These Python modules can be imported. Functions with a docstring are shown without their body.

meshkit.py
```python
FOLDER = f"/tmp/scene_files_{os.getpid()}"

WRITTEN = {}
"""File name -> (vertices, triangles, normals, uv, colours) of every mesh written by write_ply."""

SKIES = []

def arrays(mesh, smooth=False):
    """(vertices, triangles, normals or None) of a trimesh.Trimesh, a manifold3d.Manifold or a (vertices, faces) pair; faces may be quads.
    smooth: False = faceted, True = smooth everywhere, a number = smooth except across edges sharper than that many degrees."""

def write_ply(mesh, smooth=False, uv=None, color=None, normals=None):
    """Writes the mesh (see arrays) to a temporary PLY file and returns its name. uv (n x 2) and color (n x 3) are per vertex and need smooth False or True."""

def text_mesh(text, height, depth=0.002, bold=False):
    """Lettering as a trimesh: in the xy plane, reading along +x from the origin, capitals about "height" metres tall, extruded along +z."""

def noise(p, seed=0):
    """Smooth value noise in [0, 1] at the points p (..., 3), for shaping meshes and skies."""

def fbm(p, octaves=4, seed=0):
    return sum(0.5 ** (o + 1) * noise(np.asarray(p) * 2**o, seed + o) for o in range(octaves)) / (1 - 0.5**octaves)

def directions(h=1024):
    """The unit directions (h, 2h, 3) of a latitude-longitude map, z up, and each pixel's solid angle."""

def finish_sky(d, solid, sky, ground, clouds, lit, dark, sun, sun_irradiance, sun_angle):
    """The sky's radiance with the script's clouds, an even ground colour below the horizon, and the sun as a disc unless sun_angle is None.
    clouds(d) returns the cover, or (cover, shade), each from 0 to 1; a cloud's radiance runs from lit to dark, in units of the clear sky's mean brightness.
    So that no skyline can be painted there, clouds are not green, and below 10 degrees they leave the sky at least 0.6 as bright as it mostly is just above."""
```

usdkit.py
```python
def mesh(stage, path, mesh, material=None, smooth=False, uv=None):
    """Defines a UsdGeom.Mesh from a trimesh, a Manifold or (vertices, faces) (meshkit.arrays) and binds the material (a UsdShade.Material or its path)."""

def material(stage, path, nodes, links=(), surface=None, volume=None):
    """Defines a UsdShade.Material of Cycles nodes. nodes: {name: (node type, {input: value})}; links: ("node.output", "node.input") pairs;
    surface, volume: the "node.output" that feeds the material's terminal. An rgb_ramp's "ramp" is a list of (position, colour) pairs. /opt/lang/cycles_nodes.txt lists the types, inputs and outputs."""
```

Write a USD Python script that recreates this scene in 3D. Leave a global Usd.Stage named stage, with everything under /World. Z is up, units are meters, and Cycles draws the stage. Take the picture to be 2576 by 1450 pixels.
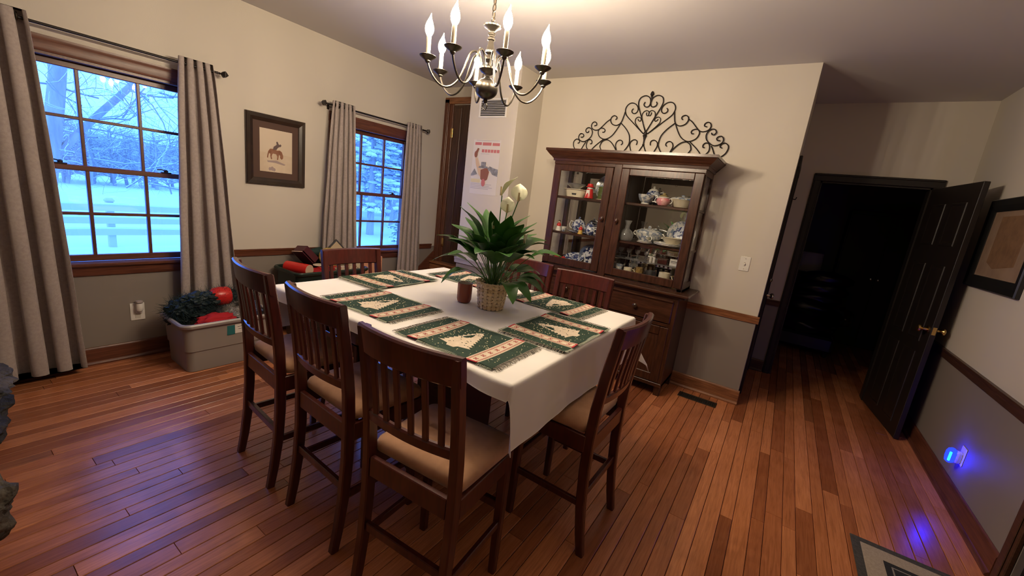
import math, random
import numpy as np, trimesh, usdkit, meshkit
from pxr import Usd, UsdGeom, UsdLux, UsdShade, Gf, Sdf, Vt
from shapely.geometry import Polygon, Point, box as sbox
from shapely.ops import unary_union

stage = Usd.Stage.CreateInMemory()
UsdGeom.SetStageUpAxis(stage, 'Z'); UsdGeom.SetStageMetersPerUnit(stage, 1.0)
UsdGeom.Xform.Define(stage, '/World')
UsdGeom.Scope.Define(stage, '/World/Looks')
PI = math.pi

# ------------------------------------------------------------------ camera
CAM = np.array([0.0, 0.0, 1.50995])
RX_ = np.array([0.821009, 0.558199, 0.119825])
DN_ = np.array([0.217494, -0.111748, -0.969644])
FW_ = np.array([-0.527864, 0.822148, -0.213151])
cam = UsdGeom.Camera.Define(stage, '/World/camera')
M4 = Gf.Matrix4d(*RX_, 0, *(-DN_), 0, *(-FW_), 0, *CAM, 1)
cam.AddTransformOp().Set(M4)
cam.CreateHorizontalApertureAttr(36.0); cam.CreateVerticalApertureAttr(36.0 * 1450 / 2576)
cam.CreateFocalLengthAttr(14.4036); cam.CreateClippingRangeAttr((0.02, 500.0))
cam.CreateExposureAttr(0.14)

# ------------------------------------------------------------------ sky (blue dusk under an even overcast)
SKY = 1.0
dome = UsdLux.DomeLight.Define(stage, '/World/sky')
dome.CreateColorAttr(Gf.Vec3f(0.15, 0.47, 2.0)); dome.CreateIntensityAttr(SKY)
BULB = 500.0            # radiance of the chandelier's bulbs
BULB_COL = (1.0, 0.80, 0.57)

# ------------------------------------------------------------------ helpers: prims
used = {}
def numbered(parent, name):
    key = (parent, name); n = used.get(key, 0); used[key] = n + 1
    return name if n == 0 else '%s_%03d' % (name, n)
def pth(p): return '/World' if p is None else str(p.GetPath())
def tag(o, label=None, cat=None, group=None, kind=None):
    for k, v in (('label', label), ('category', cat), ('group', group), ('kind', kind)):
        if v: o.SetCustomDataByKey(k, v)
    return o
def thing(name, label=None, cat=None, loc=(0, 0, 0), rz=0.0, group=None, kind=None):
    x = UsdGeom.Xform.Define(stage, '/World/' + numbered('/World', name))
    x.AddTranslateOp().Set(Gf.Vec3d(*map(float, loc))); x.AddRotateZOp().Set(float(math.degrees(rz)))
    return tag(x.GetPrim(), label, cat, group, kind)
def dup(root, loc, rz, label, group=None, cat=None):
    was = root.GetCustomData()
    r = thing(base(root.GetName()), label, cat or was['category'], loc, rz, group or was.get('group'))
    r.GetReferences().AddInternalReference(root.GetPath()); r.SetInstanceable(True)
    return r
def base(n): return n[:-4] if len(n) > 4 and n[-4] == '_' and n[-3:].isdigit() else n
def obj(name, mesh, m, parent=None, smooth=35, label=None, cat=None, group=None, kind=None):
    if isinstance(mesh, MB): mesh = mesh.mesh()
    p = pth(parent)
    o = usdkit.mesh(stage, p + '/' + numbered(p, name), mesh, m, smooth=smooth).GetPrim()
    return tag(o, label, cat, group, kind)
def struct(name, mesh, m, parent=None, smooth=35, label=None):
    return obj(name, mesh, m, parent, smooth, label=label, kind='structure' if parent is None else None)

# ------------------------------------------------------------------ helpers: meshes
def _hullfaces(v): return np.array(trimesh.convex.convex_hull(np.asarray(v)).faces)
class MB:
    def __init__(s): s.v = []; s.f = []; s.n = 0
    def add(s, v, f):
        v = np.asarray(v, float); f = np.asarray(f, int)
        if f.shape[1] == 4: f = np.vstack([f[:, [0, 1, 2]], f[:, [0, 2, 3]]])
        s.v.append(v); s.f.append(f + s.n); s.n += len(v); return s
    def tm(s, m): return s.add(m.vertices, m.faces)
    def mesh(s): return trimesh.Trimesh(np.vstack(s.v), np.vstack(s.f), process=False)
    def box(s, *a, **k): return s.tm(bx(*a, **k))
    def tube(s, *a, **k): return s.tm(tube(*a, **k))
    def lathe(s, *a, **k): return s.tm(lathe(*a, **k))
_u = []
for sx in (0, 1):
    for sy in (0, 1):
        for sz in (0, 1):
            for ax in range(3):
                _u.append((sx, sy, sz, ax))
def _cham(x0, x1, y0, y1, z0, z1, b):
    v = []
    for sx, sy, sz, ax in _u:
        c = [(x0 + b, x1 - b)[sx], (y0 + b, y1 - b)[sy], (z0 + b, z1 - b)[sz]]
        c[ax] = ((x0, x1), (y0, y1), (z0, z1))[ax][(sx, sy, sz)[ax]]
        v.append(c)
    return np.array(v)
_hm = trimesh.convex.convex_hull(_cham(0, 1, 0, 1, 0, 1, .2))
_ref = _cham(0, 1, 0, 1, 0, 1, .2)
_map = [int(np.argmin(((_ref - q) ** 2).sum(1))) for q in _hm.vertices]
CF = np.array([[_map[i] for i in t] for t in _hm.faces])
BF = np.array([[0, 2, 3, 1], [4, 5, 7, 6], [0, 1, 5, 4], [2, 6, 7, 3], [0, 4, 6, 2], [1, 3, 7, 5]])
BF = np.vstack([BF[:, [0, 2, 1]], BF[:, [0, 3, 2]]])
def bx(x0, x1, y0, y1, z0, z1, b=0.0):
    x0, x1 = min(x0, x1), max(x0, x1); y0, y1 = min(y0, y1), max(y0, y1); z0, z1 = min(z0, z1), max(z0, z1)
    if b > 0:
        b = min(b, .45 * (x1 - x0), .45 * (y1 - y0), .45 * (z1 - z0))
        return trimesh.Trimesh(_cham(x0, x1, y0, y1, z0, z1, b), CF, process=False)
    v = [(x, y, z) for x in (x0, x1) for y in (y0, y1) for z in (z0, z1)]
    m = trimesh.Trimesh(v, BF, process=False)
    if m.volume < 0: m.faces = m.faces[:, ::-1]
    return m
def tube(pts, r, n=8, cap=True):
    p = np.asarray(pts, float); k = len(p)
    r = np.broadcast_to(r, (k,)).astype(float)
    t = np.gradient(p, axis=0); t /= np.linalg.norm(t, axis=1, keepdims=True) + 1e-12
    a = np.zeros_like(p); ref = np.array([0, 0, 1.0]) if abs(t[0, 2]) < .9 else np.array([1.0, 0, 0])
    prev = np.cross(t[0], ref); prev /= np.linalg.norm(prev)
    for i in range(k):
        prev = prev - t[i] * (prev @ t[i]); prev /= np.linalg.norm(prev) + 1e-12; a[i] = prev
    b = np.cross(t, a); ang = np.arange(n) * 2 * PI / n
    v = (p[:, None] + r[:, None, None] * (np.cos(ang)[None, :, None] * a[:, None] + np.sin(ang)[None, :, None] * b[:, None])).reshape(-1, 3)
    f = [(i * n + j, i * n + (j + 1) % n, (i + 1) * n + (j + 1) % n, (i + 1) * n + j) for i in range(k - 1) for j in range(n)]
    f = np.array(f); f = np.vstack([f[:, [0, 1, 2]], f[:, [0, 2, 3]]])
    if cap:
        v = np.vstack([v, p[0], p[-1]]); c0, c1 = k * n, k * n + 1
        f = np.vstack([f, [(c0, (j + 1) % n, j) for j in range(n)], [(c1, (k - 1) * n + j, (k - 1) * n + (j + 1) % n) for j in range(n)]])
    return trimesh.Trimesh(v, f, process=False)
def lathe(prof, n=24, c=(0, 0, 0), axis='z', sx=1.0, sy=1.0):
    p = np.asarray(prof, float); k = len(p); ang = np.arange(n) * 2 * PI / n
    v = np.stack([p[:, None, 0] * np.cos(ang)[None] * sx, p[:, None, 0] * np.sin(ang)[None] * sy, np.repeat(p[:, 1:2], n, 1)], -1).reshape(-1, 3)
    f = [(i * n + j, i * n + (j + 1) % n, (i + 1) * n + (j + 1) % n, (i + 1) * n + j) for i in range(k - 1) for j in range(n)]
    f = np.array(f); f = np.vstack([f[:, [0, 1, 2]], f[:, [0, 2, 3]]])
    if axis == 'y': v = np.stack([v[:, 0], -v[:, 2], v[:, 1]], -1)
    if axis == 'x': v = np.stack([v[:, 2], v[:, 1], -v[:, 0]], -1)
    return trimesh.Trimesh(v + np.asarray(c, float), f, process=False)
def loft(secs, cap=True):
    """secs: list of equal-length closed rings of 3-D points"""
    s = np.asarray(secs, float); k, n = s.shape[:2]
    f = [(i * n + j, i * n + (j + 1) % n, (i + 1) * n + (j + 1) % n, (i + 1) * n + j) for i in range(k - 1) for j in range(n)]
    f = np.array(f); f = np.vstack([f[:, [0, 1, 2]], f[:, [0, 2, 3]]])
    if cap:
        f = np.vstack([f, [(0, j + 1, j) for j in range(1, n - 1)], [((k - 1) * n, (k - 1) * n + j, (k - 1) * n + j + 1) for j in range(1, n - 1)]])
    m = trimesh.Trimesh(s.reshape(-1, 3), f, process=False)
    if m.volume < 0: m.faces = m.faces[:, ::-1]
    return m
def ring(cx, cy, w, d, z, ch=.15, axis='z'):
    """chamfered rectangle ring in the plane across axis"""
    a, b = w / 2, d / 2; c = min(a, b) * ch * 2
    q = [(a, -b + c), (a, b - c), (a - c, b), (-a + c, b), (-a, b - c), (-a, -b + c), (-a + c, -b), (a - c, -b)]
    if axis == 'z': return [(cx + p, cy + r, z) for p, r in q]
    if axis == 'x': return [(z, cx + p, cy + r) for p, r in q]
    return [(cx + p, z, cy + r) for p, r in q]
def extr(poly, h, plane='xy', at=0.0):
    """polygon(s) extruded by h; plane xy -> +z, yz -> +x, xz -> -y (toward the room)"""
    gs = getattr(poly, 'geoms', [poly]); out = MB()
    for g in gs:
        if g.is_empty or g.geom_type != 'Polygon': continue
        m = trimesh.creation.extrude_polygon(g, h, engine='earcut'); v = np.array(m.vertices); f = np.array(m.faces)
        if plane == 'xy': v = v + [0, 0, at]
        elif plane == 'yz': v = np.stack([v[:, 2] + at, v[:, 0], v[:, 1]], -1)
        elif plane == 'xz': v = np.stack([v[:, 0], at - v[:, 2], v[:, 1]], -1)
        out.add(v, f)
    return out.mesh()
def catmull(pts, n=6):
    p = np.asarray(pts, float); p = np.vstack([2 * p[0] - p[1], p, 2 * p[-1] - p[-2]]); out = []
    for i in range(1, len(p) - 2):
        for t in np.arange(n) / n:
            a, b, c, d = p[i - 1], p[i], p[i + 1], p[i + 2]
            out.append(.5 * (2 * b + (c - a) * t + (2 * a - 5 * b + 4 * c - d) * t * t + (3 * b - a - 3 * c + d) * t ** 3))
    out.append(p[-2]); return np.array(out)
def tri(m, T): m = m.copy(); m.apply_transform(T); return m
def rotz(a): return trimesh.transformations.rotation_matrix(a, [0, 0, 1])
def rot(a, ax, pt=None): return trimesh.transformations.rotation_matrix(a, ax, pt)
def tr(x, y, z): return trimesh.transformations.translation_matrix([x, y, z])
def sphere(c, r, sub=2, sc=(1, 1, 1)):
    m = trimesh.creation.icosphere(sub, 1.0); return trimesh.Trimesh(np.array(m.vertices) * r * np.array(sc) + np.array(c), m.faces, process=False)
def lump(c, r, sc=(1, 1, 1), amp=.25, fr=2.0, seed=0, sub=3):
    m = trimesh.creation.icosphere(sub, 1.0); v = np.array(m.vertices)
    d = 1 + amp * (meshkit.fbm(v * fr + seed * 7.3, 3, seed) - .5) * 2
    return trimesh.Trimesh(v * d[:, None] * r * np.array(sc) + np.array(c), m.faces, process=False)

# ------------------------------------------------------------------ materials
def mat(name, col, rough=.5, col2=None, nscale=8.0, stretch=(1, 1, 1), contrast=(.35, .65), detail=3.0, bump=0.0, bscale=None, bdist=.002, world=False, rnd=0.0, **pr):
    path = '/World/Looks/' + name
    N = {'p': ('principled_bsdf', dict(roughness=rough, **pr))}; L = []
    if col2 is None and not bump: N['p'][1]['base_color'] = col
    else:
        N['tc'] = ('geometry', {}) if world else ('texture_coordinate', {})
        src = 'tc.position' if world else 'tc.object'
        N['mp'] = ('mapping', {'scale': stretch}); L += [(src, 'mp.vector')]
        N['n'] = ('noise_texture', {'scale': nscale, 'detail': detail, 'roughness': .6}); L += [('mp.vector', 'n.vector')]
        if rnd:
            N['oi'] = ('object_info', {}); N['sc'] = ('vector_math', {'math_type': 'scale', 'scale': 40.0}); N['cx'] = ('combine_xyz', {})
            N['ad'] = ('vector_math', {'math_type': 'add'})
            L = [l for l in L if l[1] != 'n.vector']
            L += [('oi.random', 'cx.x'), ('oi.random', 'cx.y'), ('cx.vector', 'sc.vector1'), ('mp.vector', 'ad.vector1'), ('sc.vector', 'ad.vector2'), ('ad.vector', 'n.vector')]
        if col2 is not None:
            N['r'] = ('rgb_ramp', {'ramp': [(contrast[0], col), (contrast[1], col2)]}); L += [('n.fac', 'r.fac')]
            last = 'r.color'
            if rnd:
                N['mr'] = ('map_range', {'from_min': 0.0, 'from_max': 1.0, 'to_min': 1 - rnd, 'to_max': 1 + rnd * .8}); N['hs'] = ('hsv', {})
                L += [('oi.random', 'mr.value'), ('mr.result', 'hs.value'), (last, 'hs.color')]; last = 'hs.color'
            L += [(last, 'p.base_color')]
        else: N['p'][1]['base_color'] = col
        if bump:
            N['b'] = ('bump', {'strength': bump, 'distance': bdist})
            if bscale:
                N['n2'] = ('noise_texture', {'scale': bscale, 'detail': 3.0}); L += [('mp.vector', 'n2.vector'), ('n2.fac', 'b.height')]
            else: L += [('n.fac', 'b.height')]
            L += [('b.normal', 'p.normal')]
    return usdkit.material(stage, path, N, L, surface='p.BSDF')
def emit(name, col, s):
    return usdkit.material(stage, '/World/Looks/' + name, {'e': ('emission', {'color': col, 'strength': s})}, [], surface='e.emission')
def pane(name, ior=1.5, tint=(.96, .97, .97)):
    # a flat sheet that does not bend the ray: the back face gets the inverse index so that both faces reflect alike
    return usdkit.material(stage, '/World/Looks/' + name, {'geo': ('geometry', {}), 'mr': ('map_range', {'from_min': 0.0, 'from_max': 1.0, 'to_min': ior, 'to_max': 1.0 / ior}), 'f': ('fresnel', {}), 't': ('transparent_bsdf', {'color': tint}), 'g': ('glossy_bsdf', {'color': (1, 1, 1), 'roughness': .01}), 'm': ('mix_closure', {})},
        [('geo.backfacing', 'mr.value'), ('mr.result', 'f.IOR'), ('f.fac', 'm.fac'), ('t.BSDF', 'm.closure1'), ('g.BSDF', 'm.closure2')], surface='m.closure')
def leafmat(name, a, b, nscale=6.0):
    return usdkit.material(stage, '/World/Looks/' + name, {'tc': ('texture_coordinate', {}), 'n': ('noise_texture', {'scale': nscale, 'detail': 2.0}), 'r': ('rgb_ramp', {'ramp': [(.3, a), (.7, b)]}),
        'p': ('principled_bsdf', {'roughness': .33}), 't': ('translucent_bsdf', {}), 'm': ('mix_closure', {'fac': .22})},
        [('tc.object', 'n.vector'), ('n.fac', 'r.fac'), ('r.color', 'p.base_color'), ('r.color', 't.color'), ('p.BSDF', 'm.closure1'), ('t.BSDF', 'm.closure2')], surface='m.closure')

# two-tone painted plaster: cream above the chair rail, taupe below (the paint changes at a fixed height)
CREAM = (.62, .57, .49); TAUPE = (.25, .215, .185)
def wallpaint(name, top, low, z=.765):
    return usdkit.material(stage, '/World/Looks/' + name, {'g': ('geometry', {}), 's': ('separate_xyz', {}), 'm': ('math', {'math_type': 'greater_than', 'value2': z}),
        'c': ('mix_color', {'a': low, 'b': top}), 'n': ('noise_texture', {'scale': 180.0, 'detail': 2.0}), 'b': ('bump', {'strength': .12, 'distance': .002}), 'p': ('principled_bsdf', {'roughness': .62, 'specular_ior_level': .3})},
        [('g.position', 's.vector'), ('s.z', 'm.value1'), ('m.value', 'c.fac'), ('c.result', 'p.base_color'), ('g.position', 'n.vector'), ('n.fac', 'b.height'), ('b.normal', 'p.normal')], surface='p.BSDF')
WALL = wallpaint('wall_paint', CREAM, TAUPE)
CEIL = mat('ceiling_paint', (.58, .555, .545), .8, bump=.1, nscale=150.0)
OAK = mat('stained_oak', (.095, .030, .016), .36, (.16, .056, .028), 5.0, (18, 1.2, 18), rnd=.0, bump=.08)
OAKX = mat('stained_oak_crosswise', (.17, .065, .026), .38, (.33, .14, .06), 5.0, (1.2, 18, 18), bump=.08)
OAKZ = mat('stained_oak_upright', (.085, .029, .016), .36, (.15, .056, .028), 5.0, (18, 18, 1.2), bump=.08)
DARKDOOR = mat('dark_stained_door', (.009, .006, .005), .5, (.016, .010, .008), 4.0, (18, 18, 1.5))
CHERRY = mat('cherry_chair_wood', (.052, .0105, .0078), .25, (.078, .0145, .010), 6.0, (10, 10, 1.5), coat_weight=.4, coat_roughness=.22)
TABLEWOOD = mat('dark_table_wood', (.05, .016, .010), .35, (.08, .024, .014), 6.0, (3, 14, 14))
HUTCH = mat('walnut_hutch_wood', (.036, .0125, .006), .28, (.070, .025, .0115), 5.0, (14, 14, 1.6), coat_weight=.2, coat_roughness=.25)
HUTCHX = mat('walnut_hutch_wood_crosswise', (.036, .0125, .006), .28, (.072, .026, .012), 5.0, (1.6, 14, 14), coat_weight=.2, coat_roughness=.25)
SUEDE = mat('tan_suede', (.44, .235, .12), .9, (.54, .30, .165), 14.0, sheen_weight=.3)
LINEN = mat('white_linen', (.86, .835, .78), .85, (.90, .88, .83), 3.0, bump=.25, bscale=700.0, bdist=.0006)
CURT = mat('taupe_curtain_cloth', (.36, .305, .285), .9, (.42, .36, .335), 60.0, (1, 1, 1), bump=.25, bscale=900.0, bdist=.0006, sheen_weight=.2)
IRON = mat('black_iron', (.018, .013, .011), .5, metallic=.3)
PEWTER = mat('brushed_pewter', (.105, .092, .075), .36, metallic=1.0)
BRASS = mat('polished_brass', (.70, .47, .18), .25, metallic=1.0)
CHROME = mat('chrome', (.75, .73, .70), .15, metallic=1.0)
MIRROR = mat('mirror', (.80, .79, .76), .02, metallic=1.0)
GLASSW = pane('window_glass'); GLASSC = pane('cabinet_glass', 1.45); CRYSTAL = mat('crystal', (.95, .95, .95), .04, transmission_weight=.9, ior=1.5)
WHITEP = mat('white_plastic', (.75, .73, .68), .4); CANDLE = mat('candle_sleeve', (.34, .29, .22), .5)
CHINA = mat('white_china', (.78, .75, .68), .15); CREAMC = mat('cream_china', (.70, .62, .45), .22)
BLUEC = mat('blue_transfer_china', (.60, .62, .66), .15, (.03, .05, .16), 38.0, contrast=(.47, .53), detail=2.0)
BLUEL = mat('pale_blue_transfer_china', (.66, .64, .58), .15, (.20, .24, .32), 34.0, contrast=(.45, .58), detail=3.0)
DKGREY = mat('dark_grey_enamel', (.05, .05, .05), .4)
BULBM = emit('lit_bulb', BULB_COL, BULB)
BLUEGLOW = emit('blue_glow', (.0008, .002, 1.0), 45.0); CYANGLOW = emit('cyan_glow', (.02, .55, 1.0), 3.0)
BLACKP = mat('black_plastic', (.012, .012, .013), .35)

# ================================================================== SETTING
XW, YC, YF, XR, XC, H = -3.88, 3.913, 5.09, 1.168, -.07, 2.743
YB = -4.2                                        # the wall behind the camera
# ---- floor: strip planks along y
rng = random.Random(4)
PLANK = usdkit.material(stage, '/World/Looks/oak_plank', {'g': ('geometry', {}), 'mp': ('mapping', {'scale': (22, 1.3, 1)}), 'oi': ('object_info', {}), 'cx': ('combine_xyz', {}), 'sc': ('vector_math', {'math_type': 'scale', 'scale': 60.0}),
    'ad': ('vector_math', {'math_type': 'add'}), 'n': ('noise_texture', {'scale': 4.0, 'detail': 4.0, 'roughness': .65, 'distortion': .6}),
    'r': ('rgb_ramp', {'ramp': [(.25, (.34, .115, .042)), (.5, (.50, .18, .070)), (.75, (.60, .235, .10))]}),
    'r2': ('rgb_ramp', {'ramp': [(0, (.55, .48, .45)), (.3, (.85, .80, .80)), (.6, (1.0, 1.0, 1.0)), (1, (1.25, 1.32, 1.4))]}), 'm': ('mix_color', {'blend_type': 'multiply', 'fac': 1.0, 'use_clamp': False}),
    'n2': ('noise_texture', {'scale': 3.0, 'detail': 2.0}), 'rr': ('map_range', {'from_min': .3, 'from_max': .7, 'to_min': .22, 'to_max': .34}),
    'b': ('bump', {'strength': .08, 'distance': .002}), 'p': ('principled_bsdf', {'specular_ior_level': .5})},
    [('g.position', 'mp.vector'), ('oi.random', 'cx.x'), ('oi.random', 'cx.y'), ('cx.vector', 'sc.vector1'), ('mp.vector', 'ad.vector1'), ('sc.vector', 'ad.vector2'), ('ad.vector', 'n.vector'), ('n.fac', 'r.fac'),
     ('oi.random', 'r2.fac'), ('r.color', 'm.a'), ('r2.color', 'm.b'), ('m.result', 'p.base_color'), ('g.position', 'n2.vector'), ('n2.fac', 'rr.value'), ('rr.result', 'p.roughness'), ('n.fac', 'b.height'), ('b.normal', 'p.normal')], surface='p.BSDF')
SUBF = mat('plank_joint', (.02, .008, .004), .8)
floor = thing('floor', kind='structure')
obj('subfloor', bx(XW - .1, XR + 2.0, YB - .1, 8.1, -.06, -.010), SUBF, floor, smooth=False)
def plank_mesh(x0, x1, y0, y1):
    g, b = .0011, .0022; x0 += g; x1 -= g; y0 += .0006; y1 -= .0006
    v = [(x, y, -.012) for x, y in ((x0, y0), (x1, y0), (x1, y1), (x0, y1))] + [(x, y, -b) for x, y in ((x0, y0), (x1, y0), (x1, y1), (x0, y1))] + \
        [(x, y, 0) for x, y in ((x0 + b, y0 + b * .4), (x1 - b, y0 + b * .4), (x1 - b, y1 - b * .4), (x0 + b, y1 - b * .4))]
    f = [(0, 1, 5, 4), (1, 2, 6, 5), (2, 3, 7, 6), (3, 0, 4, 7), (4, 5, 9, 8), (5, 6, 10, 9), (6, 7, 11, 10), (7, 4, 8, 11), (8, 9, 10, 11)]
    return trimesh.Trimesh(v, [t for q in f for t in (q[:3], (q[0], q[2], q[3]))], process=False)
planks = []
x = -.265 + .061 + .081 - 30 * .142; k = 0
while x < XR + 1.3:
    w = (.061, .081)[k % 2]; k += 1
    xa, xb = max(x, XW), x + w
    if xb > XW + .01:
        y = YB - rng.random() * 1.2
        while y < 8.0:
            ln = rng.choice([.55, .8, 1.05, 1.35, 1.7, 2.1]); y1 = y + ln
            if not (xa > XR and y1 < YF - .1): planks.append((xa, xb, max(y, YB), min(y1, 8.0)))
            y = y1
    x += w
def in_view(x, y):
    d = np.array([x, y, 0]) - CAM; c = d @ FW_
    return c > .1 and abs(d @ RX_ / c) < 1.27 and abs(d @ DN_ / c) < .73
def score(p):
    n = sum(in_view(p[0] + .03, t) for t in np.linspace(p[2], p[3], 6)); c = np.array([(p[0] + p[1]) / 2, (p[2] + p[3]) / 2])
    return -n * (p[3] - p[2]) / (1.0 + c @ c)
planks.sort(key=score)
for p in planks[:298]: obj('plank', plank_mesh(*p), PLANK, floor, smooth=False)
PLANK2 = usdkit.material(stage, '/World/Looks/oak_plank_far', {'g': ('geometry', {}), 'mp': ('mapping', {'scale': (22, 1.3, 1)}), 'n': ('noise_texture', {'scale': 4.0, 'detail': 4.0}),
    'r': ('rgb_ramp', {'ramp': [(.25, (.30, .10, .036)), (.5, (.45, .16, .062)), (.75, (.56, .22, .09))]}), 'p': ('principled_bsdf', {'roughness': .33}), 'isl': ('hsv', {}), 'mr': ('map_range', {'to_min': .65, 'to_max': 1.2})},
    [('g.position', 'mp.vector'), ('mp.vector', 'n.vector'), ('n.fac', 'r.fac'), ('g.random_per_island', 'mr.value'), ('mr.result', 'isl.value'), ('r.color', 'isl.color'), ('isl.color', 'p.base_color')], surface='p.BSDF')
rest = MB()
for p in planks[298:]: rest.tm(plank_mesh(*p))
obj('far_planks', rest, PLANK2, floor, smooth=False, kind='stuff')

struct('ceiling', bx(XW - .2, XR + 2.2, YB - .2, 8.3, H, H + .1), CEIL, smooth=False)
# ---- walls
W1C, W2C, WHW = .90, 3.02, .495; WZ0, WZ1 = .715, 2.03
def wallbox(*a): return bx(*a)
ww = MB(); T = XW - .16
ys = [YB - .2, W1C - WHW, W1C + WHW, W2C - WHW, W2C + WHW, 4.6]
for i in range(5):
    if i % 2 == 0: ww.box(T, XW, ys[i], ys[i + 1], 0, H)
    else: ww.box(T, XW, ys[i], ys[i + 1], 0, WZ0); ww.box(T, XW, ys[i], ys[i + 1], WZ1, H)
struct('wall_window', ww, WALL, smooth=False)
struct('wall_cabinet', MB().box(-2.42, XC, YC, YC + .12, 0, H).box(XC - .12, XC, YC + .12, YF, 0, H), WALL, smooth=False)
struct('wall_bump', bx(-3.02, -2.42, 3.48, 4.4, 0, H), WALL, smooth=False)
DX0, DX1, DH = .135, .945, 2.035
struct('wall_far', MB().box(XC - .12, DX0, YF, YF + .12, 0, H).box(DX1, XR + .12, YF, YF + .12, 0, H).box(DX0, DX1, YF, YF + .12, DH, H), WALL, smooth=False)
struct('wall_right', MB().box(XR, XR + .12, 2.66, YF + .12, 0, H).box(XR, XR + .12, YB - .2, 1.78, 0, H).box(XR, XR + .12, 1.78, 2.66, 2.04, H), WALL, smooth=False)
struct('wall_back', bx(XW - .2, XR + .2, YB - .15, YB, 0, H), WALL, smooth=False)
struct('wall_stair', bx(XW - .1, -3.0, 4.02, 4.14, 0, H), WALL, smooth=False)
# ---- the unlit room beyond the far door
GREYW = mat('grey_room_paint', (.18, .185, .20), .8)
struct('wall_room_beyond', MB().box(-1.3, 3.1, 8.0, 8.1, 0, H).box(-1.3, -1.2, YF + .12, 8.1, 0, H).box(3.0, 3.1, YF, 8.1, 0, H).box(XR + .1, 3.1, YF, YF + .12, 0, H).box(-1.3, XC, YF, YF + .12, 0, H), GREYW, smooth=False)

# ---- mouldings
def rail_profile(z, d=.022, h=.062):     # (out, z) closed ring of a moulded chair rail
    return [(0, z - h), (d * .45, z - h), (d * .6, z - h * .82), (d * .6, z - h * .45), (d * .85, z - h * .28), (d, z - h * .12), (d, z), (0, z)]
def base_profile(h=.127, d=.016):
    return [(0, 0), (d + .014, 0), (d + .014, .012), (d + .006, .022), (d, .026), (d, h - .018), (d * .7, h - .006), (d * .35, h), (0, h)]
def run(prof, a, b, n):
    """extrudes a profile along the floor line a -> b, n = the outward direction"""
    a = np.array(a, float); b = np.array(b, float); n = np.array(n, float)
    return loft([[(*(q + n * o), z) for o, z in prof] for q in (a, b)])
RAILZ = .796
n_ = 0
def trim(mesh, m):
    return struct('trim_%d' % (trim.k), mesh, m) if not setattr(trim, 'k', trim.k + 1) else None
trim.k = 0
CAS = .085
for a, b in ((YB, W1C - WHW - CAS), (W1C + WHW + CAS, W2C - WHW - CAS), (W2C + WHW + CAS, 3.93)):
    trim(run(rail_profile(RAILZ), (XW, a), (XW, b), (1, 0)), OAK)
trim(run(rail_profile(RAILZ), (-2.42, YC), (XC + .018, YC), (0, -1)), OAKX)
BUMPRAIL = mat('painted_rail', (.42, .40, .42), .5)
trim(run(rail_profile(RAILZ), (-3.04, 3.48), (-2.40, 3.48), (0, -1)), BUMPRAIL)
trim(run(rail_profile(RAILZ), (-2.42, 3.48), (-2.42, YC), (1, 0)), OAK)
DKOAK = mat('dark_oak_trim', (.05, .022, .012), .4, (.085, .036, .018), 5.0, (18, 1.2, 18))
DKOAKX = mat('dark_oak_trim_crosswise', (.05, .022, .012), .4, (.085, .036, .018), 5.0, (1.2, 18, 18))
trim(run(rail_profile(RAILZ, h=.07), (XR, 2.77), (XR, YF), (-1, 0)), DKOAK)
trim(run(rail_profile(RAILZ), (XC, YF), (.075, YF), (0, -1)), DKOAKX)
struct('baseboard_window', run(base_profile(), (XW, YB), (XW, 3.45), (1, 0)), OAK)
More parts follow.
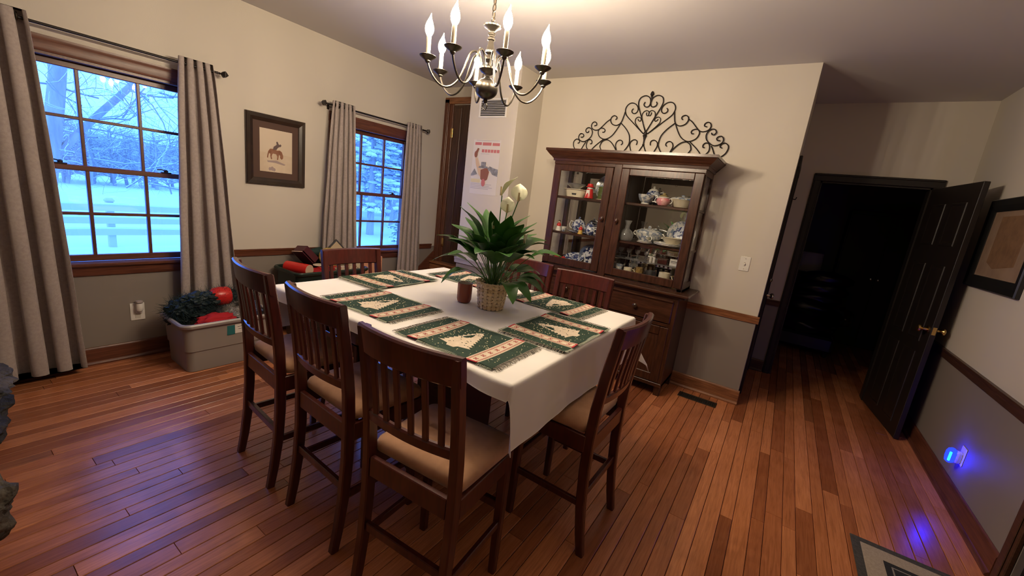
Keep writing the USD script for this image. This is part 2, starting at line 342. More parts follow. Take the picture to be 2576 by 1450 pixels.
struct('baseboard_cabinet', run(base_profile(), (-2.42, YC), (XC + .012, YC), (0, -1)), OAKX)
struct('baseboard_right', run(base_profile(), (XR, 2.77), (XR, YF), (-1, 0)), OAK)
struct('baseboard_far', run(base_profile(), (XC, YF), (.07, YF), (0, -1)), DKOAKX)
struct('baseboard_bump', run(base_profile(), (-3.02, 3.48), (-2.40, 3.48), (0, -1)), BUMPRAIL)
struct('baseboard_back', run(base_profile(), (XW, YB), (XR, YB), (0, 1)), OAKX)

# ---- windows
def window(i, yc):
    w = thing('window_%d' % i, kind='structure'); y0, y1 = yc - WHW, yc + WHW
    X0, X1 = XW - .16, XW
    jam = MB().box(X0, X1 + .004, y0, y0 + .022, WZ0, WZ1).box(X0, X1 + .004, y1 - .022, y1, WZ0, WZ1).box(X0, X1 + .004, y0, y1, WZ1 - .022, WZ1).box(X0, X1 - .01, y0, y1, WZ0, WZ0 + .02)
    obj('frame', jam, OAKZ, w)
    for s in (-1, 1):
        ya = y0 if s < 0 else y1
        obj('casing', loft([[(XW + o, ya + s * q, z) for q, o in ((-.006, 0), (-.006, .012), (.01, .018), (.055, .018), (.07, .024), (CAS, .024), (CAS, 0))] for z in (.72, WZ1 + .004)]), OAKZ, w)
    obj('head_casing', loft([[(XW + o, y, WZ1 + q) for q, o in ((-.006, 0), (-.006, .012), (.01, .018), (.05, .018), (.064, .026), (.082, .026), (.082, 0))] for y in (y0 - CAS - .004, y1 + CAS + .004)]), OAK, w)
    obj('stool', bx(XW - .05, XW + .042, y0 - .10, y1 + .10, .712, .738, .006), OAK, w)
    obj('apron', loft([[(XW + o, y, q) for q, o in ((.645, 0), (.645, .010), (.66, .018), (.70, .018), (.712, .024), (.712, 0))] for y in (y0 - .08, y1 + .08)]), OAK, w)
    for nm, xa, za, zb in (('lower_sash', XW - .068, .742, 1.378), ('upper_sash', XW - .108, 1.345, 2.008)):
        xb = xa + .034; s = MB(); r = .045
        ya, yb = y0 + .022, y1 - .022
        s.box(xa, xb, ya, ya + r, za, zb, .004).box(xa, xb, yb - r, yb, za, zb, .004)
        low = .042 if nm[0] == 'l' else .034; top = .034 if nm[0] == 'l' else .038
        s.box(xa, xb, ya + r, yb - r, za, za + low, .004).box(xa, xb, ya + r, yb - r, zb - top, zb, .004)
        sa = obj(nm, s, OAK, w)
        ga, gb, gz0, gz1 = ya + r, yb - r, za + low, zb - top
        for k in (1, 2):
            ym = yc + (k - 1.5) * .300
            obj('muntin', bx(xa + .004, xb - .002, ym - .0095, ym + .0095, gz0 - .003, gz1 + .003, .003), OAKZ, sa)
        zm = (gz0 + gz1) / 2
        obj('muntin', bx(xa + .005, xb - .003, ga - .003, gb + .003, zm - .0095, zm + .0095, .003), OAK, sa)
        for a in range(3):
            pa = (ga, yc - .15, yc + .15)[a]; pb = (yc - .15, yc + .15, gb)[a]
            for za_, zb_ in ((gz0, zm), (zm, gz1)):
                obj('pane', bx(xa + .013, xa + .017, pa + .006 * (a > 0), pb - .006 * (a < 2), za_ + .004, zb_ - .004), GLASSW, sa, smooth=False)
    for k in (-.27, .27):
        l = MB(); l.box(XW - .058, XW - .034, yc + k - .03, yc + k + .03, 1.3785, 1.386, .002)
        l.lathe([(0, 0), (.013, 0), (.013, .012), (.006, .018), (0, .018)], 12, (XW - .046, yc + k, 1.386)).tube([(XW - .046, yc + k, 1.397), (XW - .05, yc + k - .025, 1.402), (XW - .05, yc + k - .05, 1.40)], .004, 6)
        obj('sash_lock', l, IRON, w)
    return w
window(1, W1C); window(2, W2C)

# ---- far doorway with the open dark door
d1 = thing('door_1', kind='structure')
cz = .07
for xa, xb in ((DX0 - .06, DX0 + .005), (DX1 - .005, DX1 + .065)):
    obj('casing', MB().box(xa, xb, YF - .018, YF, 0, DH + .002, .005).box(xa + .012, xb - .012, YF - .024, YF - .018, 0, DH, .003), DARKDOOR, d1)
obj('head_casing', MB().box(DX0 - .062, DX1 + .067, YF - .018, YF, DH - .004, DH + .068, .005).box(DX0 - .05, DX1 + .055, YF - .026, YF - .018, DH + .05, DH + .068, .003), DARKDOOR, d1)
obj('jamb', MB().box(DX0, DX0 + .018, YF, YF + .12, 0, DH).box(DX1 - .018, DX1, YF, YF + .12, 0, DH).box(DX0, DX1, YF, YF + .12, DH - .018, DH), DARKDOOR, d1)
def panel_door(t, wd, ht, m, th=.035, panels=((.10, .62, .12), (.80, .60, .12), (1.55, .33, .12)), parent_T=None):
    """a leaf in the plane x = 0..wd (local), thickness along y; raised six-panel look"""
    lf = MB().box(0, wd, -th / 2, th / 2, .008, ht, .003)
    parts = [('leaf', lf)]
    pw = (wd - .12 * 2 - .10) / 2
    for zb, hh, _ in panels:
        for k in (0, 1):
            xa = .12 + k * (pw + .10)
            for s in (-1, 1):
                q = [(xa, zb), (xa + pw, zb), (xa + pw, zb + hh), (xa, zb + hh)]
                e = th / 2
                def rg(i, o): return [(xa + i, s * o, zb + i), (xa + pw - i, s * o, zb + i), (xa + pw - i, s * o, zb + hh - i), (xa + i, s * o, zb + hh - i)]
                parts.append(('panel', loft([rg(0, e - .001), rg(.004, e + .006), rg(.014, e + .006), rg(.022, e + .0015), rg(.05, e + .007)])))
    return parts
lf_a = math.atan2(4.27 - (YF - .03), 1.05 - .945)      # from the hinge toward the lock edge
TL = tr(.948, YF - .035, 0) @ rotz(lf_a)
for nm, m_ in panel_door(None, .79, 2.02, DARKDOOR): obj(nm, tri(m_.mesh() if isinstance(m_, MB) else m_, TL), DARKDOOR, d1, label=None)
for s in (-1, 1):
    k = MB().lathe([(0, 0), (.028, 0), (.028, .006), (.012, .01), (.009, .03), (.02, .038), (.027, .05), (.024, .062), (.010, .070), (0, .071)], 20)
    obj('knob', tri(k.mesh(), TL @ tr(.735, s * .0175, .915) @ rot(-s * PI / 2, [1, 0, 0])), BRASS, d1, label='brass knob')
obj('latch_plate', tri(bx(.788, .7925, -.012, .012, .885, .945, .001), TL), BRASS, d1, label='brass latch plate on the door edge')
for z in (.25, 1.02, 1.86):
    obj('hinge', MB().tube([(.944, YF - .030, z), (.944, YF - .030, z + .09)], .007, 8).box(.936, .952, YF - .022, YF - .0185, z, z + .09), BRASS, d1, label='brass hinge')
obj('door_stop', MB().tube([(1.06, 4.30, .02), (1.06, 4.30, .05)], .008, 8), CHROME, d1)
# ---- stair door behind the steps
d2 = thing('door_2', kind='structure')
SZ = .575
obj('casing', MB().box(-3.875, -3.80, 3.985, 4.02, SZ, 2.60, .004).box(-3.86, -3.815, 3.978, 3.985, SZ, 2.56, .003), OAKZ, d2)
obj('head_casing', MB().box(-3.875, -3.02, 3.985, 4.02, 2.545, 2.62, .004), OAKX, d2)
obj('jamb', MB().box(-3.80, -3.74, 4.0, 4.02, SZ, 2.545, .003), OAKZ, d2)
obj('leaf', MB().box(-3.735, -3.02, 4.004, 4.02, SZ + .01, 2.535, .003).box(-3.70, -3.60, 3.994, 4.004, SZ + .1, 2.50, .004), mat('old_dark_door', (.045, .022, .013), .4, (.085, .040, .022), 4.0, (18, 18, 1.5)), d2)
for z in (2.15, .78):
    obj('hinge', bx(-3.75, -3.715, 3.988, 3.996, z, z + .11, .002), BRASS, d2, label='brass hinge')
# ---- hall door on the return wall, seen edge-on
d3 = thing('door_3', kind='structure')
obj('casing', MB().box(XC, XC + .020, 4.20, 4.275, 0, 2.12, .004).box(XC, XC + .020, 4.985, 5.06, 0, 2.12, .004), DARKDOOR, d3)
obj('head_casing', bx(XC, XC + .022, 4.19, 5.07, 2.04, 2.13, .004), DARKDOOR, d3)
obj('leaf', bx(XC, XC + .012, 4.275, 4.985, .01, 2.04, .003), DARKDOOR, d3)
obj('knob', MB().lathe([(0, 0), (.026, 0), (.026, .006), (.01, .01), (.009, .028), (.022, .036), (.026, .05), (.02, .06), (0, .064)], 16, (XC + .012, 4.35, .93), axis='x'), CHROME, d3, label='bright metal knob')
obj('dead_bolt', MB().lathe([(0, 0), (.02, 0), (.02, .012), (.012, .02), (0, .022)], 16, (XC + .012, 4.35, 1.07), axis='x'), CHROME, d3)
obj('hook', MB().tube([(XC + .012, 4.5, 1.80), (XC + .045, 4.5, 1.80), (XC + .05, 4.5, 1.82)], .005, 6), IRON, d3)
# ---- doorway on the right by the rug
d4 = thing('door_4', kind='structure')
obj('casing', MB().box(XR - .02, XR, 2.665, 2.755, 0, 2.12, .004).box(XR - .026, XR - .02, 2.69, 2.735, 0, 2.10, .003), DKOAK, d4)
obj('casing', MB().box(XR - .02, XR, 1.685, 1.775, 0, 2.12, .004), DKOAK, d4)
obj('head_casing', bx(XR - .02, XR, 1.685, 2.755, 2.05, 2.14, .004), DKOAK, d4)
obj('leaf', bx(XR + .02, XR + .055, 1.785, 2.655, .01, 2.04, .003), DARKDOOR, d4)
# ---- wide panelled wooden door behind the camera (the cabinet's mirrors show it)
d5 = thing('door_5', kind='structure')
PINE = mat('honey_pine', (.24, .115, .05), .45, (.34, .17, .075), 4.0, (18, 18, 1.5))
for k in range(2):
    for nm, m_ in panel_door(None, .62, 2.02, PINE): obj(nm, tri(m_.mesh() if isinstance(m_, MB) else m_, tr(-2.35 + .625 * k, YB + .03, 0)), PINE, d5)
obj('casing', MB().box(-2.46, -2.36, YB, YB + .02, 0, 2.12, .004).box(-1.09, -.99, YB, YB + .02, 0, 2.12, .004).box(-2.46, -.99, YB, YB + .02, 2.04, 2.12, .004), WHITEP, d5)
# ---- steps up to the stair door
st = thing('stair', kind='structure')
for k, (ya, z) in enumerate(((3.40, .19), (3.66, .383), (3.92, SZ))):
    yb = ya + .285 if k < 2 else 4.02
    obj('tread', bx(-3.862, -3.022, ya - .02, yb, z - .026, z, .006), OAKX, st)
    obj('riser', bx(-3.862, -3.022, ya, ya + .02, max(0, z - .193), z - .026), OAKX, st, smooth=False)
sk = Polygon([(3.28, 0), (3.28, .10), (3.40, .24), (3.985, .70), (3.985, 0)])
obj('skirt_board', extr(sk, .018, 'yz', XW), OAK, st, smooth=False)

# ================================================================== TABLE
TX0, TX1, TY0, TY1, TZ = -2.20, -.655, 1.09, 2.395, .905
t = thing('dining_table', 'dark counter-height wooden table under the white cloth', 'table', ((TX0 + TX1) / 2, (TY0 + TY1) / 2, 0))
hx, hy = (TX1 - TX0) / 2, (TY1 - TY0) / 2
obj('tabletop', bx(-hx, hx, -hy, hy, TZ - .04, TZ, .006), TABLEWOOD, t)
for s in (-1, 1):
    obj('apron', bx(-hx + .16, hx - .16, s * (hy - .20) - .011, s * (hy - .20) + .011, TZ - .135, TZ - .04, .003), TABLEWOOD, t)
    obj('apron', bx(s * (hx - .20) - .011, s * (hx - .20) + .011, -hy + .16, hy - .16, TZ - .135, TZ - .04, .003), TABLEWOOD, t)
obj('pedestal', MB().box(-.16, .16, -.16, .16, .06, TZ - .135, .006).box(-.19, .19, -.19, .19, TZ - .20, TZ - .04, .006).box(-.20, .20, -.20, .20, .05, .11, .006), TABLEWOOD, t)
for s in (-1, 1):
    obj('foot', loft([ring(0, .05, .09, .05, s * .15, axis='x'), ring(0, .045, .085, .05, s * .30, axis='x'), ring(0, .025, .07, .05, s * .38, axis='x')]), TABLEWOOD, t)
    obj('foot', loft([ring(0, .05, .09, .05, s * .15, axis='y'), ring(0, .045, .085, .05, s * .26, axis='y'), ring(0, .025, .07, .05, s * .33, axis='y')]), TABLEWOOD, t)
# cloth: flat on the top, hanging over the edges; the free corners drop in points
def cloth():
    oN, oR, oF, oL = .062, .258, .24, .258          # near, right, far, left overhang
    r = .012
    us = np.concatenate([np.linspace(TX0 - oL, TX0, 22)[:-1], np.linspace(TX0, TX1, 46), np.linspace(TX1, TX1 + oR, 22)[1:]])
    vs = np.concatenate([np.linspace(TY0 - oN, TY0, 12)[:-1], np.linspace(TY0, TY1, 40), np.linspace(TY1, TY1 + oF, 20)[1:]])
    U, V = np.meshgrid(us, vs, indexing='ij'); P = np.zeros(U.shape + (3,))
    for i in range(U.shape[0]):
        for j in range(U.shape[1]):
            u, v = U[i, j], V[i, j]
            sx = 1 if u > TX1 else (-1 if u < TX0 else 0); sy = 1 if v > TY1 else (-1 if v < TY0 else 0)
            ox = (u - TX1) if sx > 0 else (TX0 - u if sx < 0 else 0); oy = (v - TY1) if sy > 0 else (TY0 - v if sy < 0 else 0)
            x_, y_ = min(max(u, TX0), TX1), min(max(v, TY0), TY1); z = TZ + .004
            d = math.hypot(ox, oy)
            if d > 0:
                # round over the edge, then hang
                q = min(d, r * PI / 2); a = q / r; hor = r * math.sin(a) if d < r * PI / 2 else r; dz = r * (1 - math.cos(a)) if d < r * PI / 2 else r + d - r * PI / 2
                if ox and oy:
                    an = math.atan2(oy, ox); fl = .03 + (.26 if sy > 0 and sx > 0 else .10) * min(d / .3, 1) * math.sin(2 * an)
                    hx_, hy_ = math.cos(an), math.sin(an)
                    x_ += sx * hx_ * (hor + fl * .45 * d / .3); y_ += sy * hy_ * (hor + fl * .45 * d / .3)
                else:
                    s_ = v if ox else u
                    wv = .0045 * math.sin(s_ * 9.0 + 1.0 + 2 * sx) * min(1, d / .12) + .0015 * math.sin(s_ * 31 + sy) * min(1, d / .12)
                    if sy < 0: wv = .007 * math.sin(s_ * 23) * d / .06 + .010 * d / .06
                    x_ += sx * (hor + wv + .012 * d / .27 * abs(sx)); y_ += sy * (hor + wv + .01 * d / .25 * abs(sy))
                    if sy < 0: dz += .008 * math.sin(s_ * 9 + .6) * d / .06
                z -= dz
            else:
                z += .0012 * math.sin(u * 9 + v * 4) * math.sin(v * 11 - u * 3)
            P[i, j] = (x_, y_, z)
    n0, n1 = U.shape; idx = np.arange(n0 * n1).reshape(n0, n1)
    q = np.stack([idx[:-1, :-1], idx[1:, :-1], idx[1:, 1:], idx[:-1, 1:]], -1).reshape(-1, 4)
    v0 = P.reshape(-1, 3); m = trimesh.Trimesh(v0, np.vstack([q[:, [0, 1, 2]], q[:, [0, 2, 3]]]), process=False)
    nn = np.array(m.vertex_normals); lo = v0 - nn * .0012
    f = np.vstack([m.faces, m.faces[:, ::-1] + len(v0)])
    bd = np.concatenate([idx[:, 0], idx[-1, 1:], idx[::-1, -1][1:], idx[0, ::-1][1:]])
    e = np.array([(bd[k], bd[k + 1]) for k in range(len(bd) - 1)])
    f = np.vstack([f, np.stack([e[:, 0] + len(v0), e[:, 1] + len(v0), e[:, 1]], 1), np.stack([e[:, 0] + len(v0), e[:, 1], e[:, 0]], 1)])
    hem = [v0[b] - nn[b] * .0004 for b in bd]
    return trimesh.Trimesh(np.vstack([v0, lo]), f, process=False), np.array(hem)
cm, hem = cloth()
tc = thing('tablecloth', 'plain white cloth draped over the dining table with pointed hanging corners', 'tablecloth')
obj('cloth', cm, LINEN, tc, smooth=50)
obj('hem', tube(hem, .0017, 4), LINEN, tc)
CT = TZ + .0062

# ---- placemats (one built, five more copies)
GREEN = mat('mat_green', (.012, .035, .020), .9, (.022, .055, .032), 60.0, bump=.5, bscale=500.0, bdist=.001)
MCREAM = mat('mat_cream', (.66, .55, .40), .9, (.75, .64, .49), 50.0, bump=.5, bscale=500.0, bdist=.001)
MRED = mat('mat_rust', (.38, .10, .08), .9); MEDGE = mat('mat_red_selvage', (.50, .04, .05), .9); MYEL = mat('mat_fleck', (.78, .68, .42), .9)
MFR = mat('mat_fringe', (.42, .38, .30), .9); MFRD = mat('mat_dark_fringe', (.05, .055, .05), .9); MFRG = mat('mat_pale_green_fringe', (.42, .46, .36), .9)
MW, MD, MT = .245, .165, .0030        # half width, half depth (without fringe), thickness
def mat_wave(v):                      # a soft cockle of the woven cloth (kept above the table)
    v = np.array(v, float); v[:, 2] += .0016 * (1 + np.sin(v[:, 0] * 21 + 1) * np.cos(v[:, 1] * 17)); e = np.clip((np.abs(v[:, 1]) - .12) / .06, 0, 1)
    v[:, 2] += .0022 * e * (1 + np.sin(v[:, 0] * 38)); return v
def wav(m): return trimesh.Trimesh(mat_wave(m.vertices), m.faces, process=False)
def slab(x0, x1, y0, y1, z0, z1, nx=26, ny=16):
    xs, ys_ = np.linspace(x0, x1, nx), np.linspace(y0, y1, ny); X, Y = np.meshgrid(xs, ys_, indexing='ij'); idx = np.arange(nx * ny).reshape(nx, ny)
    q = np.stack([idx[:-1, :-1], idx[1:, :-1], idx[1:, 1:], idx[:-1, 1:]], -1).reshape(-1, 4)
    top = np.stack([X.ravel(), Y.ravel(), np.full(nx * ny, z1)], 1); bot = np.stack([X.ravel(), Y.ravel(), np.full(nx * ny, z0)], 1); n = nx * ny
    f = np.vstack([q[:, [0, 1, 2]], q[:, [0, 2, 3]]]); bd = np.concatenate([idx[:, 0], idx[-1, 1:], idx[::-1, -1][1:], idx[0, ::-1][1:]])
    e = np.stack([bd[:-1], bd[1:]], 1)
    f = np.vstack([f, f[:, ::-1] + n, np.stack([e[:, 0] + n, e[:, 1] + n, e[:, 1]], 1), np.stack([e[:, 0] + n, e[:, 1], e[:, 0]], 1)])
    return wav(trimesh.Trimesh(np.vstack([top, bot]), f, process=False))
def placemat():
    p = thing('placemat', 'x', 'placemat', group='christmas placemats on the table')
    obj('woven_field', slab(-MW, MW, -MD, MD, .0002, MT), GREEN, p)
    for s in (-1, 1):
        xa = s * .152
        obj('band', slab(xa - .031, xa + .031, -MD, MD, MT - .0012, MT + .0004, 6, 14), MCREAM, p)
        st_ = MB()
        for o in (-.0235, -.0185, .0185, .0235): st_.tm(slab(xa + o - .0012, xa + o + .0012, -MD, MD, MT, MT + .0008, 2, 14))
        for k in range(7):
            y = (k - 3) * .046
            for a, b in ((-.006, .006), (.005, -.006), (0, 0), (-.006, -.004), (.006, .004)):
                st_.tm(wav(bx(xa + a - .0036, xa + a + .0036, y + b - .0034, y + b + .0034, MT, MT + .0008)))
        obj('band_stripes', st_, MRED, p)
        for e in (-1, 1): obj('selvage', wav(bx(xa - .026, xa + .026, e * MD - .004, e * MD + .004, MT - .001, MT + .001)), MEDGE, p)
    # the tree: jagged silhouette, tip toward the far long side
    rg = random.Random(3); pts = []
    lv = 9
    for k in range(lv + 1):
        f = k / lv; w = .070 * (1 - f) ** .85; y = -.078 + .19 * f
        pts.append((w + .010 * (k < lv), y - .004)); pts.append((w * .86, y + .008))
    right = [(q[0], q[1]) for q in pts]
    poly = Polygon([(-.018, -.112), (.018, -.112), (.026, -.095)] + right + [(-a, b) for a, b in right[::-1]] + [(-.026, -.095)]).buffer(.0008)
    def ex(pl, z0, z1): return wav(trimesh.Trimesh(*(lambda m: (np.array(m.vertices) + [0, 0, z0], m.faces))(extr(pl, z1 - z0))))
    obj('tree_motif', ex(poly, MT - .0005, MT + .0007), MCREAM, p)
    fl = MB()
    for k in range(150):
        x, y = rg.uniform(-.115, .115), rg.uniform(-.155, .155)
        if poly.distance(Point(x, y)) < .006: continue
        r = rg.choice((.0018, .0024, .0034)); fl.tm(lathe([(0, .0009), (r * .8, .0008), (r, 0)], 6, (x, y, MT + .0018 + .0016 * math.sin(x * 21 + 1) * math.cos(y * 17) - .0002)))
    for s in (-1, 1):
        for k in range(26):
            x, y = s * rg.uniform(.188, .24), rg.uniform(-.155, .155); r = rg.choice((.0018, .0026))
            fl.tm(lathe([(0, .0009), (r * .8, .0008), (r, 0)], 6, (x, y, MT + .0018 + .0016 * math.sin(x * 21 + 1) * math.cos(y * 17) - .0002)))
    obj('flecks', fl, MYEL, p, kind='stuff')
    dk = MB()
    for k in range(26):
        y = rg.uniform(-.08, .085); w = .060 * (1 - (y + .078) / .19)
        x = rg.uniform(-w, w) if w > .004 else 0; dk.tm(wav(bx(x - .0022, x + .0022, y - .0016, y + .0016, MT, MT + .0011)))
    obj('tree_ornaments', dk, GREEN, p, kind='stuff')
    for nm, m_, sides in (('fringe', MFR, 0), ('fringe', MFRD, 1), ('edge_fringe', MFRG, 2)):
        fr = MB()
        if sides < 2:
            for s in (-1, 1):
                for k in range(110):
                    if (k % 5 in (0, 3)) != (sides == 1): continue
                    y = -MD + 2 * MD * (k + .5) / 110; ln = .020 + rg.random() * .008; sl = rg.uniform(-.007, .007)
                    z0 = .0045; fr.tube([(s * (MW - .004), y, z0), (s * (MW + ln * .5), y + sl * .5, z0 + .002), (s * (MW + ln), y + sl, .0018)], .0009, 4, cap=False)
        else:
            for s in (-1, 1):
                for k in range(150):
                    x = -MW + 2 * MW * (k + .5) / 150
                    if abs(abs(x) - .152) < .028: continue
                    ln = .010 + rg.random() * .006; z0 = .005 + .002 * math.sin(x * 38)
                    fr.tube([(x, s * (MD - .004), z0), (x + rg.uniform(-.003, .003), s * (MD + ln), .003 + .002 * rg.random())], .0009, 4, cap=False)
        obj(nm, fr, m_, p, kind='stuff')
    return p
pm = placemat()
spots = [((-1.612, 1.322), .00, 'green tree placemat with fringe on the near side, nearer the windows'),
         ((-1.008, 1.278), .02, 'green tree placemat with fringe nearest the front corner of the table'),
         ((-.822, 1.728), PI / 2, 'green tree placemat turned sideways at the table end by the doorway'),
         ((-2.025, 1.722), -PI / 2 + .03, 'green tree placemat turned sideways at the table end under the window'),
         ((-1.080, 2.200), PI - .05, 'green tree placemat behind the plant basket, nearest the hutch'),
         ((-1.800, 2.245), PI + .02, 'green tree placemat partly hidden behind the plant, at the far left')]
dz = [0, 0, .0045, .0045, 0, 0]
for i, ((px, py), a, lb) in enumerate(spots):
    if i == 0:
        x = UsdGeom.Xformable(pm); ops = x.GetOrderedXformOps(); ops[0].Set(Gf.Vec3d(px, py, CT + dz[i])); ops[1].Set(math.degrees(a)); tag(pm, lb)
    else: dup(pm, (px, py, CT + dz[i]), a, lb)

# ---- mug and plant basket
g = thing('mug', 'rust brown glazed cup with a pale inside standing beside the plant basket', 'cup', (-1.425, 1.737, CT))
obj('body', lathe([(0, 0), (.030, 0), (.036, .004), (.0405, .02), (.0415, .06), (.0415, .106), (.0405, .1085), (.0385, .107), (.0383, .05), (.036, .02), (.03, .012), (0, .011)], 32), mat('rust_glaze', (.26, .062, .035), .22), g)
obj('inside', lathe([(.0382, .107), (.0380, .05), (.0357, .021), (.03, .0125), (0, .0118)], 32), mat('pale_glaze', (.62, .55, .46), .3), g)
b = thing('plant_basket', 'woven split-bamboo basket holding the peace lily on the table', 'basket', (-1.265, 1.775, CT))
CANE = mat('bamboo_strip', (.70, .53, .31), .55, (.82, .66, .43), 20.0, (6, 6, 6)); CANED = mat('dark_bamboo_strip', (.52, .35, .18), .55, (.64, .46, .26), 20.0)
def rb(z): return .068 + .020 * z / .145
NS = 18
for k in range(NS):
    a = 2 * PI * k / NS; pts = []
    for j in range(15):
        z = .145 * j / 14; r = rb(z) + (.0022 if (j + k) % 2 else -.0022); pts.append((r, z))
    secs = []
    for r, z in pts:
        w = .0085; ta = np.array([-math.sin(a), math.cos(a)]); ra = np.array([math.cos(a), math.sin(a)])
        secs.append([(*(ra * (r - .0006) - ta * w), z), (*(ra * (r + .0006) - ta * w), z), (*(ra * (r + .0006) + ta * w), z), (*(ra * (r - .0006) + ta * w), z)])
    obj('stake', loft(secs), CANE, b)
for j in range(7):
    z0 = .004 + j * .0192; hgt = .0160
    secs = []
    for k in range(NS * 4 + 1):
        a = 2 * PI * k / (NS * 4); r = rb(z0) + .0030 * math.cos(a * NS / 2.0 * 1.0 + PI * (j % 2)) ; c, s = math.cos(a), math.sin(a)
        secs.append([((r - .0006) * c, (r - .0006) * s, z0), ((r + .0006) * c, (r + .0006) * s, z0), ((r + .0006) * c, (r + .0006) * s, z0 + hgt), ((r - .0006) * c, (r - .0006) * s, z0 + hgt)])
    obj('weaver', loft(secs, cap=False), (CANE, CANED)[j in (0, 5)], b)
rim = MB()
for rr in (-.004, .004): rim.tube([((rb(.14) + rr) * math.cos(a), (rb(.14) + rr) * math.sin(a), .143) for a in np.linspace(0, 2 * PI, 41)], .0045, 6)
for k in range(18):
    a = 2 * PI * k / 18; rim.tube([((rb(.14) + q) * math.cos(a + o), (rb(.14) + q) * math.sin(a + o), z) for q, z, o in ((.009, .130, 0), (.010, .148, .06), (-.009, .149, .1), (-.008, .13, .12))], .0018, 4)
obj('rim', rim, CANE, b)
obj('liner', lathe([(0, .002), (.058, .002), (.078, .118), (.079, .125), (.074, .125), (0, .122)], 24), mat('dark_soil', (.02, .015, .01), .9), b)
LEAFM = leafmat('lily_leaf', (.026, .10, .018), (.065, .20, .035)); STEMM = mat('lily_stem', (.07, .16, .04), .5); SPATHE = leafmat('lily_spathe', (.72, .74, .52), (.80, .80, .62)); SPADIX = mat('lily_spadix', (.35, .27, .14), .7)
pl = thing('peace_lily', 'leafy green peace lily with white blooms growing in the woven basket', 'plant', (-1.265, 1.775, CT))
def leaf_mesh(ln, wd, curl, fold=.25, n=9, tk=.0007):
    """leaf lying along +x from the origin, bending down by curl"""
    rows = []
    for i in range(n + 1):
        t_ = i / n; w = wd * (math.sin(PI * min(1, t_ ** .75)) ** .8) * (1 - .15 * t_) if 0 < t_ < 1 else .0008
        a = curl * t_; x_ = ln * (math.sin(a) / curl if abs(curl) > 1e-3 else t_); z_ = -ln * ((1 - math.cos(a)) / curl if abs(curl) > 1e-3 else 0)
        rw = []
        for s in (-1, -.5, 0, .5, 1):
            rw.append((x_, s * w, z_ + fold * abs(s) * w + .004 * math.sin(t_ * 9 + s * 3) * (abs(s) > .6)))
        rows.append(rw)
    top = np.array(rows).reshape(-1, 3); idx = np.arange(len(top)).reshape(n + 1, 5)
    q = np.stack([idx[:-1, :-1], idx[1:, :-1], idx[1:, 1:], idx[:-1, 1:]], -1).reshape(-1, 4)
    f = np.vstack([q[:, [0, 1, 2]], q[:, [0, 2, 3]]])
    bd = np.concatenate([idx[:, 0], idx[-1, 1:], idx[::-1, -1][1:], idx[0, ::-1][1:]]); e = np.stack([bd[:-1], bd[1:]], 1); N = len(top)
    f = np.vstack([f[:, ::-1], f + N, np.stack([e[:, 0] + N, e[:, 1] + N, e[:, 1]], 1)[:, ::-1], np.stack([e[:, 0] + N, e[:, 1], e[:, 0]], 1)[:, ::-1]])
    m = trimesh.Trimesh(np.vstack([top, top - [0, 0, tk]]), f, process=False)
    if m.volume < 0: m.faces = m.faces[:, ::-1]
    return m
# right / up as the table's far side sees them: aim leaves by the direction (az measured from +x), elevation and reach
VR = np.array([.82, .56]); VR /= np.linalg.norm(VR)            # the direction that runs to the right in the view
def add_leaf(az, stem_len, elev, ln, wd, curl, roll=0.0):
    r = np.random.RandomState(int(az * 1000 + stem_len * 1e4) % 99999)
    d = np.array([math.cos(az), math.sin(az)]); p0 = np.array([*(d * .012 + r.uniform(-.02, .02, 2)), .118]); el = elev
    pts = [p0]
    for k in range(5):
        e = el + .18 * (1 - k / 4); pts.append(pts[-1] + stem_len / 5 * np.array([*(d * math.cos(e)), math.sin(e)]))
    m = tri(leaf_mesh(ln, wd, curl), tr(*pts[-1]) @ rotz(az) @ rot(-(el - .10), [0, 1, 0]) @ rot(roll, [1, 0, 0]))
    lf = obj('leaf', m, LEAFM, pl, smooth=60)
    obj('leaf_stalk', tube(pts, [.0030, .0028, .0026, .0024, .0022, .0020], 6), STEMM, lf)
aR = math.atan2(VR[1], VR[0])                                   # right in the view
L_ = PI + aR
rl = random.Random(21); LV = []
for k in range(12): LV.append((aR + 2 * PI * k / 12 + rl.uniform(-.2, .2), rl.uniform(.20, .27), rl.uniform(1.15, 1.42), rl.uniform(.19, .22), rl.uniform(.044, .054), rl.uniform(.35, .7), rl.uniform(-.3, .3)))
for k in range(17): LV.append((aR + .2 + 2 * PI * k / 17 + rl.uniform(-.15, .15), rl.uniform(.17, .24), rl.uniform(.75, 1.05), rl.uniform(.18, .22), rl.uniform(.046, .060), rl.uniform(.7, 1.1), rl.uniform(-.35, .35)))
for k in range(8): LV.append((aR - 1.2 + 2.9 * k / 7 + rl.uniform(-.1, .1), rl.uniform(.11, .16), rl.uniform(.35, .6), rl.uniform(.16, .20), rl.uniform(.040, .052), rl.uniform(1.1, 1.5), rl.uniform(-.3, .3)))
for k in range(9): LV.append((-PI / 2 + aR - .9 + 1.9 * k / 8, rl.uniform(.13, .20), rl.uniform(1.0, 1.3), rl.uniform(.15, .19), rl.uniform(.046, .058), rl.uniform(.6, 1.0), rl.uniform(-.3, .3)))
LV += [(L_ + .15, .20, .62, .20, .036, 1.2, .4), (L_ + .6, .17, .45, .19, .036, 1.4, 0), (L_ - .25, .22, .85, .20, .046, .9, .3)]
for a_, s_, e_, ln, wd, cu, ro in LV:
    add_leaf(a_, s_, e_, ln, wd, cu, ro)
